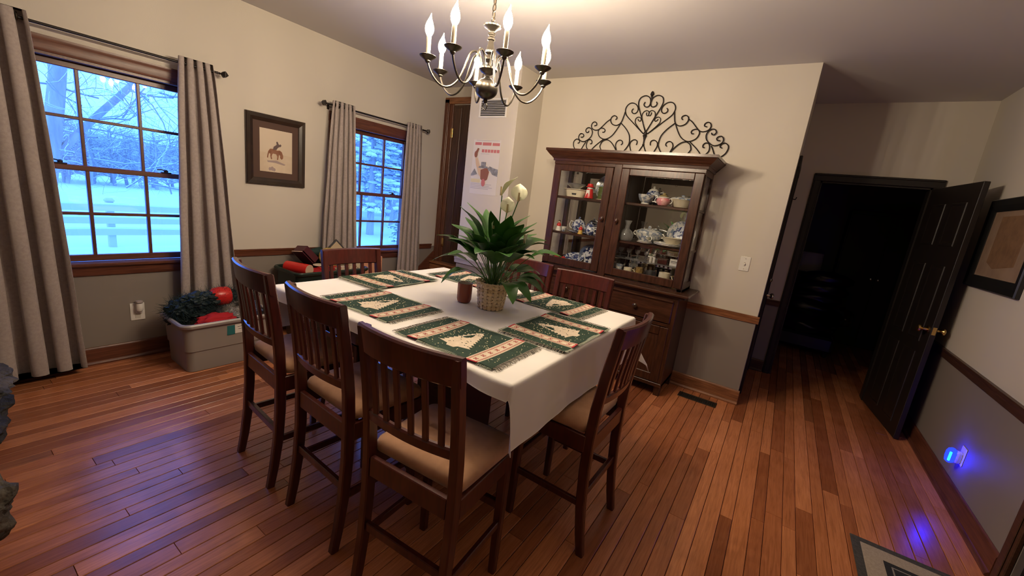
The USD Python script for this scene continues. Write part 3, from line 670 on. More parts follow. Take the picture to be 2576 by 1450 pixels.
def bloom(tip, face, ln, wd, curl=.5, back=.35, up=1.0):
    pts = catmull([(0, 0, .12), (tip[0] * .3, tip[1] * .3, .12 + (tip[2] - .12) * .5), tip], 5)
    bl = obj('bloom', tri(leaf_mesh(ln, wd, curl, fold=.7), tr(*tip) @ rotz(face) @ rot(-up, [0, 1, 0])), SPATHE, pl, smooth=60, label='white spathe of a bloom')
    obj('flower_stalk', tube(pts, .0028, 6), STEMM, bl)
    d = np.array([math.cos(face), math.sin(face)]); obj('spadix', tube([np.array([*(np.array(tip[:2]) - d * .006), tip[2]]), np.array([*(np.array(tip[:2]) - d * .008), tip[2] + .045])], [.0055, .0045], 8), SPADIX, bl)
v3 = lambda u, z, w=0.0: (VR[0] * u - VR[1] * w, VR[1] * u + VR[0] * w, z)
bloom(v3(-.005, .605), aR, .125, .030, .35, up=1.15)
bloom(v3(.082, .585), -PI / 2 + aR + PI, .105, .046, .5, up=1.35)
bloom(v3(.030, .520), -PI / 2 + aR + PI, .095, .040, .6, up=1.4)
bloom(v3(-.035, .435, -.07), aR + PI, .095, .018, .3, up=1.4)
bloom(v3(.145, .375, -.03), aR, .07, .017, .3, up=1.5)
obj('care_tag', lathe([(0, .0), (.014, 0), (.015, .002), (0, .003)], 16, (-.045, -.045, .124)), mat('yellow_tag', (.55, .42, .03), .4), pl)

# ================================================================== CHAIRS (one built, six more)
def chair():
    c = thing('dining_chair', 'x', 'chair', group='counter-height chairs at the dining table')
    for s in (-1, 1):
        obj('leg', loft([ring(s * .186, .188, .030, .030, 0), ring(s * .185, .187, .040, .040, .45), ring(s * .184, .186, .042, .042, .568)]), CHERRY, c)
    path = [(-.200, 0), (-.182, .10), (-.164, .24), (-.154, .40), (-.152, .56), (-.158, .70), (-.172, .84), (-.190, .97), (-.203, 1.060)]
    wd = [.034, .038, .042, .044, .046, .044, .042, .040, .038]
    for s in (-1, 1):
        obj('leg', loft([ring(s * .188, y, .032, w, z) for (y, z), w in zip(path, wd)]), CHERRY, c)
    def by(z): return float(np.interp(z, [q[1] for q in path], [q[0] for q in path]))
    def bow(x, d): return -d * (1 - (x / .205) ** 2)
    def rail(za, zb, th, d, half=.206):
        xs = np.linspace(-half, half, 15); out = []
        for x in xs:
            o = bow(x, d); e = .006
            a, b = by(za) + o, by(zb) + o
            out.append([(x, b - th / 2, zb - e), (x, b - th / 2 + e, zb), (x, b + th / 2 - e, zb), (x, b + th / 2, zb - e), (x, a + th / 2, za + e), (x, a + th / 2 - e, za), (x, a - th / 2 + e, za), (x, a - th / 2, za + e)])
        return loft(out)
    obj('top_rail', rail(.968, 1.067, .026, .030), CHERRY, c)
    obj('lower_rail', rail(.715, .758, .022, .026, .178), CHERRY, c)
    for k in range(6):
        x = (k - 2.5) * .0555; secs = []
        for z in (.745, .82, .90, .975):
            y = by(z) + bow(x, .029); secs.append(ring(x, y, .023, .011, z, .2))
        obj('slat', loft(secs), CHERRY, c)
    fr = MB().box(-.17, .17, .170, .192, .493, .570, .003).box(-.17, .17, -.168, -.146, .493, .570, .003)
    for s in (-1, 1): fr.box(s * .196 - .010, s * .196 + .010, -.14, .175, .493, .570, .003)
    obj('seat_frame', fr, CHERRY, c)
    pad = []
    for z, i, in ((.568, .012), (.577, .0), (.598, -.003), (.617, .004), (.629, .022), (.636, .06), (.639, .12)):
        hw, y0, y1 = .206 - i, -.132 + i, .212 - i; hb = hw - .012; r_ = .03 + i * .3; rr = []
        for cx, cy, a0 in ((hw - r_, y1 - r_, 0), (-hw + r_, y1 - r_, PI / 2), (-hb + r_, y0 + r_, PI), (hb - r_, y0 + r_, 3 * PI / 2)):
            for q in range(5): a = a0 + q * PI / 8; rr.append((cx + r_ * math.cos(a), cy + r_ * math.sin(a), z))
        pad.append(rr)
    obj('seat_cushion', loft(pad), SUEDE, c, smooth=60, label='tan suede seat cushion')
    obj('stretcher', bx(-.17, .17, .176, .198, .30, .335, .003), CHERRY, c)
    obj('stretcher', bx(-.172, .172, by(.28) - .010, by(.28) + .010, .265, .300, .003), CHERRY, c)
    for s in (-1, 1): obj('stretcher', loft([ring(s * .187, .243, .018, .030, y, axis='y') for y in (-.160, .175)]), CHERRY, c)
    return c
ch = chair()
for i, (px, py, a, lb) in enumerate([
    (-1.988, 1.094, -.085, 'cherry wood slat-back chair in the near row, next to the grey tote'),
    (-1.446, 1.072, -.053, 'cherry wood slat-back chair in the middle of the near row'),
    (-.881, 1.017, .078, 'large cherry wood slat-back chair closest to the camera, back toward us'),
    (-.658, 1.730, PI / 2 - .005, 'cherry wood slat-back chair seen edge-on at the end of the table by the doorway'),
    (-2.10, 1.620, -PI / 2 - .05, 'red-lit slat-back chair under the small window, at the window end of the table'),
    (-1.078, 2.405, PI + .073, 'red-lit slat-back chair in front of the hutch drawers'),
    (-1.570, 2.460, PI + .06, 'slat-back chair half hidden behind the peace lily')]):
    if i == 0:
        ops = UsdGeom.Xformable(ch).GetOrderedXformOps(); ops[0].Set(Gf.Vec3d(px, py, 0)); ops[1].Set(math.degrees(a)); tag(ch, lb)
    else: dup(ch, (px, py, 0), a, lb)

# ================================================================== CHANDELIER
CHX, CHY = -1.42, 1.745
cd = thing('chandelier', 'brushed pewter eight-arm candle chandelier hanging over the table', 'chandelier', (CHX, CHY, 0))
obj('canopy', lathe([(0, H), (.062, H), (.062, H - .006), (.055, H - .014), (.02, H - .028), (.008, H - .034), (0, H - .034)], 28), PEWTER, cd)
ch_z = np.arange(H - .045, 2.345, -.030)
for k, z in enumerate(ch_z):
    a = (k % 2) * PI / 2; lk = [(.009 * math.cos(q) * math.cos(a), .009 * math.cos(q) * math.sin(a), z + .019 * math.sin(q)) for q in np.linspace(0, 2 * PI, 15)]
    obj('chain_link', tube(lk, .0022, 6, cap=False), PEWTER, cd)
obj('cord', tube([(.004, 0, H - .03), (-.004, .003, 2.55), (.003, 0, 2.33)], .0026, 6), mat('brown_cord', (.12, .08, .05), .6), cd)
zb = 2.0
stem = [(0, 2.338), (.010, 2.336), (.016, 2.330), (.040, 2.322), (.045, 2.318), (.043, 2.312), (.026, 2.302), (.016, 2.294), (.014, 2.288), (.018, 2.286), (.018, 2.276), (.014, 2.274), (.014, 2.268), (.019, 2.262), (.019, 2.254),
        (.013, 2.250), (.014, 2.24), (.018, 2.222), (.020, 2.210), (.024, 2.205), (.024, 2.195), (.017, 2.190), (.013, 2.186), (.021, 2.176), (.022, 2.165), (.016, 2.155), (.010, 2.150), (.012, 2.140), (.030, 2.134), (.045, 2.126), (.045, 2.118), (.036, 2.106), (.020, 2.098), (.012, 2.094), (.011, 2.086), (.020, 2.080), (.022, 2.076)]
obj('stem', lathe(stem, 28), PEWTER, cd)
obj('ball', lathe([(0, 2.080)] + [(.058 * math.sin(a), 2.030 + .050 * math.cos(a)) for a in np.linspace(.35, PI - .2, 18)] + [(.010, 1.978), (.012, 1.972), (.006, 1.962), (0, 1.960)], 32), PEWTER, cd)
obj('bottom_ring', tube([(.014 * math.cos(q), 0, 1.948 + .017 * math.sin(q)) for q in np.linspace(0, 2 * PI, 17)], .0024, 6), PEWTER, cd)
obj('top_ring', tube([(.010 * math.cos(q), 0, 2.345 + .010 * math.sin(q)) for q in np.linspace(0, 2 * PI, 13)], .0022, 6), PEWTER, cd)
AR = .30
for k in range(8):
    a = math.radians(6.3) + k * PI / 4; T_ = rotz(a)
    prof = catmull([(.036, 0, 2.118), (.040, 0, 2.150), (.052, 0, 2.178), (.074, 0, 2.190), (.096, 0, 2.176), (.112, 0, 2.135), (.128, 0, 2.085), (.150, 0, 2.040), (.185, 0, 2.008), (.225, 0, 2.004), (.262, 0, 2.030), (.287, 0, 2.066), (AR, 0, 2.100)], 5)
    arm = obj('arm', tri(tube(prof, .0052, 8), T_), PEWTER, cd)
    cx, cy = AR * math.cos(a), AR * math.sin(a)
    obj('bobeche', lathe([(0, 2.090), (.007, 2.090), (.010, 2.095), (.013, 2.098), (.013, 2.102), (.020, 2.106), (.037, 2.117), (.040, 2.122), (.038, 2.1235), (.024, 2.119), (.022, 2.121), (.022, 2.129), (.018, 2.131), (0, 2.131)], 24, (cx, cy, 0)), PEWTER, arm)
    obj('candle_sleeve', lathe([(0, 2.128), (.0110, 2.128), (.0110, 2.205), (.009, 2.207), (0, 2.207)], 16, (cx, cy, 0)), CANDLE, arm, label='ivory candle sleeve')
    lean = .006
    bp = [(.0075, 0), (.0125, .006), (.0185, .018), (.0212, .031), (.0195, .046), (.0140, .062), (.0078, .075), (.0034, .088), (.0008, .098)]
    bm = lathe([(0, 0)] + bp, 14); v = np.array(bm.vertices); v[:, 0] += lean * np.clip((v[:, 2] - .06) / .034, 0, 1) ** 2
    obj('bulb', trimesh.Trimesh(v + [cx, cy, 2.206], bm.faces, process=False), BULBM, arm, smooth=60, label='lit flame-tip bulb')

# ================================================================== CURTAINS AND RODS
RO = .098
def curtain(name, label, yt0, yt1, yb0, yb1, zt, zb, nf, amp, phase=0.0, seed=1):
    c = thing(name, label, 'curtain', group=None)
    nz, ny = 26, nf * 14
    ss = np.linspace(0, 1, ny); zs = np.linspace(zt, zb, nz); rr = np.random.RandomState(seed); jit = rr.uniform(-.4, .4, 8)
    rows = []
    for z in zs:
        f = (zt - z) / (zt - zb); y0 = yt0 + (yb0 - yt0) * f ** .8; y1 = yt1 + (yb1 - yt1) * f ** .8
        am = amp * (.75 + .5 * f); th = 2 * PI * nf * ss + phase + .35 * np.sin(2 * PI * ss * 1.3 + jit[0]) * (1 + f) + .25 * f * np.sin(5 * ss + jit[1])
        x = XW + RO + am * np.sin(th) + .004 * np.sin(9 * z + 20 * ss); y = y0 + (y1 - y0) * ss + -.17 * (y1 - y0) / nf * np.sin(2 * th)
        rows.append(np.stack([x, y, np.full(ny, z)], 1))
    A = np.array(rows); d = np.gradient(A, axis=1); nrm = np.stack([d[..., 1], -d[..., 0], np.zeros(d.shape[:2])], -1); nrm /= np.linalg.norm(nrm, axis=2, keepdims=True) + 1e-9
    f_, b_ = A + nrm * .0013, A - nrm * .0013
    ringv = np.concatenate([f_, b_[:, ::-1]], axis=1)
    obj('panel', loft(ringv, cap=True), CURT, c, smooth=60)
    hemz = zb + .09; i = int(np.argmin(abs(zs - hemz)))
    for k in range(nf):
        s0 = (k + .5) / nf; y = yt0 + (yt1 - yt0) * s0
        obj('grommet', tube([(XW + RO + .0195 * math.cos(q), y, zt - .035 + .0195 * math.sin(q)) for q in np.linspace(0, 2 * PI, 17)], .004, 6, cap=False), PEWTER, c)
    return c
RZ = 2.156
curtain('curtain', 'wide taupe curtain panel at the left edge of the picture, left of the large window', .10, .545, .02, .63, RZ + .04, .045, 5, .043, .9, 1)
curtain('curtain', 'taupe curtain panel on the right side of the large window, behind the grey tote', 1.235, 1.445, 1.17, 1.60, RZ + .04, .05, 4, .036, .2, 2)
curtain('curtain', 'taupe curtain panel on the left side of the small window by the green tote', 2.41, 2.635, 2.30, 2.735, RZ + .04, .05, 5, .028, 1.2, 3)
curtain('curtain', 'taupe curtain panel on the right side of the small window near the stair door', 3.325, 3.535, 3.29, 3.655, RZ + .04, .05, 5, .028, .4, 4)
def rod(label, ya, yb, ends):
    r = thing('curtain_rod', label, 'curtain rod')
    obj('pole', tube([(XW + RO, ya, RZ), (XW + RO, yb, RZ)], .0085, 12), IRON, r)
    for y, s in ends:
        fn = lathe([(0, 0), (.009, 0), (.009, .006), (.005, .010), (.009, .016), (.005, .022), (.006, .024)], 12)
        fn = trimesh.util.concatenate([fn, lathe([(.004, .022), (.030, .044), (.030, .050), (0, .078)], 4)])
        obj('finial', tri(fn, tr(XW + RO, y, RZ) @ rot(-s * PI / 2, [1, 0, 0]) @ rotz(PI / 4)), IRON, r, smooth=False)
    for y in (ya + .05, yb - .05):
        obj('bracket', MB().box(XW, XW + .006, y - .012, y + .012, RZ - .035, RZ + .015, .002).tube([(XW + .004, y, RZ - .012), (XW + .05, y, RZ - .016), (XW + RO, y, RZ - .013)], .005, 8), IRON, r)
rod('long black curtain rod with a diamond finial over the large left window', .02, 1.47, [(1.47, 1), (.02, -1)])
rod('shorter black curtain rod with two diamond finials over the small window', 2.375, 3.60, [(2.375, -1), (3.60, 1)])

# ================================================================== PICTURES ON THE WALLS
def framed(name, label, u0, u1, z0, z1, bw, mats, art, wallx=None, wally=None, out=1, depth=.028, bev=.012):
    """a picture in the wall plane; local (u, z); mats = (frame material, mat material, mat width)"""
    P_ = thing(name, label, 'picture')
    fm, mm, mw = mats
    def place(m):
        v = np.array(m.vertices, float)                      # local: u, out, z
        if wallx is not None: w = np.stack([wallx + out * v[:, 1], v[:, 0], v[:, 2]], 1)
        else: w = np.stack([v[:, 0], wally - v[:, 1], v[:, 2]], 1)
        m = trimesh.Trimesh(w, m.faces, process=False)
        if m.volume < 0: m.faces = m.faces[:, ::-1]
        return m
    if fm is not None:
        fr = []
        for i, o in ((0, 0), (0, depth * .75), (.006, depth), (bw * .55, depth * .9), (bw - bev * .4, depth * .55), (bw, depth * .45), (bw, .004)):
            fr.append([(u0 + i, o, z0 + i), (u1 - i, o, z0 + i), (u1 - i, o, z1 - i), (u0 + i, o, z1 - i)])
        obj('frame', place(loft(fr, cap=False)), fm, P_, smooth=False)
        a0, a1, b0, b1 = u0 + bw, u1 - bw, z0 + bw, z1 - bw
    else: a0, a1, b0, b1 = u0, u1, z0, z1
    if mm is not None: obj('mat_board', place(bx(a0 - .003, a1 + .003, .003, .006, b0 - .003, b1 + .003)), mm, P_, smooth=False); a0, a1, b0, b1 = a0 + mw, a1 - mw, b0 + mw, b1 - mw
    o0 = .0062 if fm is not None else .0015
    for k, (nm, poly, m) in enumerate(art):
        q = (0 if m is None else 1)
        pl_ = poly
        import shapely.affinity as aff
        pl_ = aff.affine_transform(poly, [(a1 - a0), 0, 0, (b1 - b0), a0, b0]) if poly is not None else sbox(a0, b0, a1, b1)
        mm_ = extr(pl_, .0005, 'xy'); v = np.array(mm_.vertices); o = o0 + .0005 * k
        obj(nm, place(trimesh.Trimesh(np.stack([v[:, 0], v[:, 2] + o, v[:, 1]], 1), mm_.faces, process=False)), m, P_, smooth=False, kind='stuff' if nm in ('small_print', 'heading', 'subheading', 'brush_marks') else None)
    return P_, place, (a0, a1, b0, b1)
def pm_(name, c, r=.8): return mat(name, c, r)
BLKF = mat('black_frame', (.022, .014, .010), .3, (.04, .024, .016), 6.0)
SAND = mat('print_sand', (.56, .44, .31), .7, (.66, .55, .42), 5.0); SKYP = pm_('print_sky', (.64, .54, .42)); BRN = mat('print_brown', (.22, .09, .05), .7, (.30, .14, .08), 30.0); DBR = pm_('print_dark', (.13, .09, .09)); SHD = pm_('print_mauve', (.36, .28, .27))
horse = Polygon([(.27, .50), (.31, .54), (.42, .545), (.52, .52), (.60, .53), (.66, .50), (.70, .42), (.70, .36), (.66, .33), (.62, .36), (.62, .41), (.58, .45), (.56, .38), (.545, .31), (.52, .31), (.53, .38), (.50, .44), (.40, .45), (.36, .42), (.345, .37), (.36, .31), (.335, .31), (.315, .38), (.32, .43), (.27, .45), (.25, .40), (.235, .33), (.215, .34), (.235, .42), (.25, .47)]).buffer(.006)
rider = Polygon([(.40, .54), (.42, .60), (.47, .63), (.52, .66), (.50, .72), (.53, .73), (.565, .67), (.60, .66), (.62, .68), (.645, .66), (.63, .63), (.58, .62), (.53, .59), (.50, .545)]).buffer(.006)
framed('framed_picture', 'black framed western print with a brown mat between the two windows', 1.693, 2.196, 1.366, 1.950, .058, (BLKF, mat('brown_mat_board', (.085, .045, .033), .8), .055),
       [('print', None, SKYP), ('ground', Polygon([(0, 0), (1, 0), (1, .42), (.6, .44), (.3, .43), (0, .46)]), SAND), ('shadow', Polygon([(.22, .26), (.5, .28), (.78, .21), (.74, .19), (.45, .23), (.24, .23)]).buffer(.004), SHD), ('brush_marks', unary_union([Point(.30, .07).buffer(.04), Point(.37, .08).buffer(.05), Point(.43, .06).buffer(.04)]), SHD),
        ('horse_figure', horse, BRN), ('rider_figure', rider, DBR)], wallx=XW)
mapP, place, ab = framed('framed_map', 'dark framed old brown document on the right wall beside the open door', 3.56, 4.41, 1.29, 1.905, .085, (mat('black_wide_frame', (.012, .012, .012), .35), None, 0),
       [('paper', None, mat('old_paper', (.27, .18, .12), .4, (.34, .235, .165), 9.0)), ('stained_sheet', Polygon([(.18, .20), (.62, .13), (.80, .22), (.80, .92), (.30, .92), (.28, .80), (.16, .78)]), mat('stained_paper', (.17, .09, .045), .7, (.24, .135, .07), 14.0))], wallx=XR, out=-1)
a0, a1, b0, b1 = ab
PINKR = mat('poster_red', (.52, .17, .17), .7); GRYM = mat('poster_grey', (.16, .16, .17), .7, (.30, .31, .34), 30.0); TANP = mat('poster_tan', (.62, .45, .30), .7); JUG = mat('poster_jug_brown', (.26, .10, .06), .7); PALE = mat('poster_grey_type', (.46, .43, .45), .7); YEL = mat('poster_yellow', (.66, .58, .36), .7)
bars = unary_union([sbox(.06, .905, .30, .955), sbox(.34, .90, .66, .955), sbox(.70, .90, .96, .95)])
bars2 = unary_union([sbox(.33 + .11 * k, .775, .42 + .11 * k, .83) for k in range(6)])
small = unary_union([sbox(.02, .185 - .028 * k, (.80, .72, .84, .70)[k], .192 - .028 * k + .004) for k in range(4)] + [sbox(.10, .985, .95, .993), sbox(.30, .745, .62, .752)])
hill_a = Polygon([(0, .36), (.12, .47), (.24, .37), (.12, .345), (0, .33)]); hill_b = unary_union([Polygon([(.56, .46), (.68, .53), (.82, .50), (.99, .48), (.99, .35), (.80, .38), (.72, .44)])])
framed('poster', 'white paper poster with red lettering and a raised jug, under the wall vent', -2.925, -2.572, 1.508, 2.056, 0, (None, None, 0),
       [('sheet', None, mat('poster_paper', (.66, .62, .58), .6)), ('heading', bars, PINKR), ('subheading', bars2, PINKR), ('small_print', small, PALE), ('hill', hill_a, GRYM), ('hill', hill_b, GRYM), ('credit_block', sbox(.03, .225, .36, .27).buffer(.01), YEL),
        ('raised_arm', Polygon([(.12, .66), (.20, .68), (.30, .55), (.42, .40), (.40, .30), (.30, .36), (.16, .55)]), TANP), ('jug', unary_union([Point(.13, .735).buffer(.06), Polygon([(.09, .76), (.19, .76), (.24, .84), (.18, .85)])]), JUG), ('brown_shape', Polygon([(.38, .44), (.58, .48), (.66, .42), (.62, .30), (.50, .26), (.40, .30)]).buffer(.02), JUG),
        ('hat_shape', unary_union([sbox(.36, .51, .54, .60), Polygon([(.28, .495), (.62, .495), (.60, .515), (.30, .515)]).buffer(.006)]), GRYM), ('red_patch', Point(.50, .22).buffer(.07), PINKR)], wally=3.48)

# ---- iron scroll over the hutch (left half as bars, mirrored)
SCR = {'outer_heart': [(.001, 2.231), (-.025, 2.286), (-.055, 2.353), (-.09, 2.426), (-.107, 2.47), (-.11, 2.498), (-.1, 2.528), (-.074, 2.544), (-.045, 2.546), (-.015, 2.529), (-.004, 2.504), (-.003, 2.474), (-.014, 2.455), (-.033, 2.451), (-.052, 2.461), (-.058, 2.478), (-.05, 2.494)],
 'side_lobe': [(-.019, 2.222), (-.068, 2.263), (-.141, 2.325), (-.2, 2.376), (-.22, 2.41), (-.224, 2.439), (-.213, 2.467), (-.189, 2.486), (-.159, 2.488), (-.129, 2.474), (-.109, 2.448), (-.107, 2.42), (-.121, 2.401), (-.142, 2.398), (-.16, 2.412), (-.16, 2.429), (-.15, 2.44)],
 'inner_heart': [(.003, 2.236), (-.035, 2.309), (-.056, 2.359), (-.059, 2.387), (-.049, 2.411), (-.024, 2.422), (-.005, 2.414), (.0, 2.397), (-.002, 2.381), (-.013, 2.378), (-.022, 2.392), (-.021, 2.406)],
 'small_loop': [(-.019, 2.225), (-.062, 2.263), (-.104, 2.308), (-.114, 2.331), (-.11, 2.356), (-.088, 2.367), (-.065, 2.356), (-.062, 2.339), (-.072, 2.331), (-.086, 2.339), (-.091, 2.35)],
 'shoulder': [(-.222, 2.413), (-.23, 2.37), (-.245, 2.319), (-.273, 2.296), (-.301, 2.293), (-.333, 2.307), (-.351, 2.336), (-.346, 2.365), (-.323, 2.379), (-.299, 2.371), (-.293, 2.356), (-.304, 2.342)],
 'hook_scroll': [(-.245, 2.319), (-.278, 2.255), (-.314, 2.202), (-.36, 2.171), (-.399, 2.168), (-.44, 2.188), (-.459, 2.22), (-.458, 2.25), (-.434, 2.268), (-.403, 2.26), (-.393, 2.245), (-.401, 2.231), (-.417, 2.23)],
 'leg_curve': [(-.244, 2.313), (-.192, 2.268), (-.151, 2.217), (-.137, 2.171), (-.135, 2.131), (-.151, 2.095), (-.168, 2.071), (-.20, 2.03)],
 'slope_scroll': [(-.35, 2.351), (-.388, 2.324), (-.427, 2.283), (-.461, 2.253), (-.494, 2.248), (-.527, 2.261), (-.542, 2.288), (-.533, 2.315), (-.511, 2.324), (-.491, 2.312), (-.49, 2.294), (-.511, 2.287)],
 'end_scroll': [(-.558, 2.24), (-.563, 2.227), (-.579, 2.224), (-.593, 2.242), (-.583, 2.263), (-.559, 2.269), (-.533, 2.255), (-.519, 2.222), (-.528, 2.186), (-.554, 2.158), (-.593, 2.138), (-.629, 2.144), (-.655, 2.164), (-.658, 2.192), (-.641, 2.213), (-.615, 2.208), (-.606, 2.193), (-.617, 2.179), (-.635, 2.18)],
 'tail_scroll': [(-.661, 2.121), (-.644, 2.131), (-.652, 2.152), (-.678, 2.161), (-.704, 2.142), (-.708, 2.113), (-.693, 2.076), (-.66, 2.05), (-.62, 2.06), (-.591, 2.111), (-.575, 2.136)],
 'low_curl': [(-.50, 2.03), (-.557, 2.08), (-.565, 2.118), (-.553, 2.152), (-.527, 2.158), (-.51, 2.141), (-.513, 2.122), (-.527, 2.12)],
 'low_arc': [(-.393, 2.168), (-.434, 2.134), (-.463, 2.109), (-.498, 2.071), (-.52, 2.03)],
 'low_arch': [(-.375, 2.03), (-.416, 2.09), (-.416, 2.115), (-.402, 2.144), (-.365, 2.162), (-.324, 2.149), (-.285, 2.114), (-.251, 2.068), (-.235, 2.03)],
 'mid_curl': [(-.235, 2.03), (-.247, 2.068), (-.264, 2.115), (-.255, 2.148), (-.229, 2.162), (-.205, 2.152), (-.2, 2.132), (-.212, 2.12)],
 'base_curl': [(-.09, 2.03), (-.109, 2.074), (-.127, 2.119), (-.121, 2.151), (-.093, 2.169), (-.067, 2.161), (-.061, 2.142), (-.066, 2.124)],
 'foot_curve': [(.004, 2.135), (-.02, 2.09), (-.05, 2.03)]}
sc = thing('iron_scroll', 'black wrought-iron scroll ornament mounted on the wall above the hutch', 'wall decoration', (-1.279, 3.897, 0))
for nm, p in SCR.items():
    c = catmull(p, 4)
    for s in (-1, 1):
        off = .0 if nm in ('outer_heart', 'shoulder', 'end_scroll', 'low_arch', 'leg_curve') else .0045
        obj(nm, tube([(s * -1 * q[0], off, q[1]) for q in c], .0046 if nm not in ('inner_heart', 'small_loop') else .0038, 6), IRON, sc)
obj('stem', lathe([(.004, 2.118), (.011, 2.126), (.006, 2.134), (.006, 2.165), (.013, 2.195), (.020, 2.205), (.013, 2.212), (.018, 2.225), (.010, 2.240), (0, 2.243)], 12, sy=.7), IRON, sc)
obj('finial', lathe([(.004, 2.50), (.006, 2.535), (.012, 2.542), (.006, 2.546), (.016, 2.552), (.015, 2.568), (.008, 2.580), (0, 2.586)], 12, sy=.7), IRON, sc)

# ================================================================== HUTCH
HX0, HX1, HF, HB = -1.972, -.632, 3.545, 3.908          # upper case
hu = thing('china_hutch', 'dark walnut china hutch with two glass doors above drawers', 'cabinet')
BX0, BX1, BFR = -1.985, -.622, 3.490                     # base
base_ = MB().box(BX0, BX0 + .03, BFR + .012, HB, .085, .885).box(BX1 - .03, BX1, BFR + .012, HB, .085, .885).box(BX0, BX1, HB - .012, HB, .085, .885).box(BX0, BX1, BFR + .012, HB, .085, .11)
base_.box(BX0 + .03, BX1 - .03, BFR + .03, BFR + .045, .10, .885)
obj('base_case', base_, HUTCH, hu, smooth=False)
obj('counter', MB().box(BX0 - .045, BX1 + .075, BFR - .052, HB, .893, .915, .005).box(BX0 - .02, BX1 + .045, BFR - .026, HB, .876, .893, .004), HUTCHX, hu)
for xa, xb in ((BX0, BX0 + .055), (BX1 - .055, BX1), (-1.315, -1.265)):
    obj('stile', bx(xa, xb, BFR, BFR + .022, .10, .878, .003), HUTCH, hu)
obj('rail', MB().box(BX0, BX1, BFR - .004, BFR + .02, .845, .878, .003).box(BX0 + .05, BX1 - .05, BFR, BFR + .022, .615, .645, .003).box(BX0, BX1, BFR - .012, BFR + .022, .085, .118, .004), HUTCHX, hu)
for xa, xb in ((BX0 + .055, -1.315), (-1.265, BX1 - .03)):
    dr = obj('drawer', MB().box(xa + .004, xb - .004, BFR - .012, BFR + .014, .652, .838, .006).box(xa, xb, BFR - .026, BFR, .828, .848, .009), HUTCHX, hu)
    for kx in ((xa + xb) / 2,):
        obj('knob', MB().lathe([(0, 0), (.010, 0), (.009, .010), (.019, .018), (.020, .026), (.012, .032), (0, .033)], 18, (kx, BFR - .012, .742), axis='y'), mat('dark_knob_wood_%d' % int(abs(kx) * 100), (.03, .014, .008), .3), dr)
    dor = MB(); r = .072; za, zb = .122, .612
    dor.box(xa + .003, xa + r, BFR - .010, BFR + .012, za, zb, .004).box(xb - r, xb - .003, BFR - .010, BFR + .012, za, zb, .004).box(xa + r, xb - r, BFR - .010, BFR + .012, za, za + r, .004).box(xa + r, xb - r, BFR - .010, BFR + .012, zb - r, zb, .004)
    d_ = obj('door', dor, HUTCH, hu)
    q = lambda i, o: [(xa + r + i, BFR + o, za + r + i), (xb - r - i, BFR + o, za + r + i), (xb - r - i, BFR + o, zb - r - i), (xa + r + i, BFR + o, zb - r - i)]
    obj('panel', loft([q(0, .010), q(0, -.001), q(.012, -.001), q(.045, -.009), q(.046, -.009)]), HUTCH, d_)
    obj('knob', MB().lathe([(0, 0), (.010, 0), (.009, .010), (.019, .018), (.020, .026), (.012, .032), (0, .033)], 18, (xb - .035 if xa < -1.5 else xa + .035, BFR - .010, .45), axis='y'), IRON, d_)
for xa in (BX0, BX1 - .06, -1.33):
    obj('foot', loft([ring(xa + .03, BFR + .035, .05, .05, 0), ring(xa + .03, BFR + .035, .06, .06, .09)]), HUTCH, hu)
for xa in (BX0, BX1 - .06): obj('foot', bx(xa, xa + .06, HB - .06, HB - .005, 0, .09), HUTCH, hu)
# upper case
up = MB().box(HX0, HX0 + .04, HF + .012, HF + .05, .915, 1.925, .003).box(HX1 - .04, HX1, HF + .012, HF + .05, .915, 1.925, .003)
up.box(HX0, HX0 + .04, HB - .04, HB, .915, 1.925, .003).box(HX1 - .04, HX1, HB - .04, HB, .915, 1.925, .003)
for xa in (HX0, HX1 - .022): up.box(xa, xa + .022, HF + .05, HB - .04, 1.86, 1.925).box(xa, xa + .022, HF + .05, HB - .04, .915, .985)
up.box(HX0, HX1, HF + .012, HB, .915, .935).box(HX0, HX1, HF + .012, HB, 1.905, 1.925)
obj('upper_case', up, HUTCH, hu)
for xa in (HX0 + .008, HX1 - .014): obj('side_glass', bx(xa, xa + .005, HF + .05, HB - .04, .985, 1.86), GLASSC, hu, smooth=False)
obj('centre_partition', bx(-1.352, -1.328, HF + .012, HB - .02, .935, 1.905), HUTCH, hu, smooth=False)
obj('centre_stile', bx(-1.375, -1.305, HF - .004, HF + .014, .915, 1.905, .004), HUTCH, hu)
for xa, xb in ((HX0 + .04, -1.352), (-1.328, HX1 - .04)):
    obj('mirror', bx(xa, xb, HB - .016, HB - .012, .935, 1.905), MIRROR, hu, smooth=False, label='mirror back of the display shelves')
obj('back', bx(HX0 + .01, HX1 - .01, HB - .011, HB - .002, .92, 1.92), HUTCH, hu, smooth=False)
SH = {'L': (1.590, 1.255, .936), 'R': (1.596, 1.262, .936)}
for side, xa, xb in (('L', HX0 + .005, -1.352), ('R', -1.328, HX1 - .005)):
    for z in SH[side][:2]: obj('shelf', bx(xa, xb, HF + .035, HB - .017, z - .022, z, .004), HUTCHX, hu)
obj('glass_shelf', bx(-1.325, HX1 - .045, HF + .10, HB - .02, 1.098, 1.104), CRYSTAL, hu, smooth=False, label='low clear shelf on pegs')
for xx in (-1.30, -.70): obj('peg', bx(xx - .008, xx + .008, HF + .12, HB - .03, .936, 1.098), CRYSTAL, hu, smooth=False)
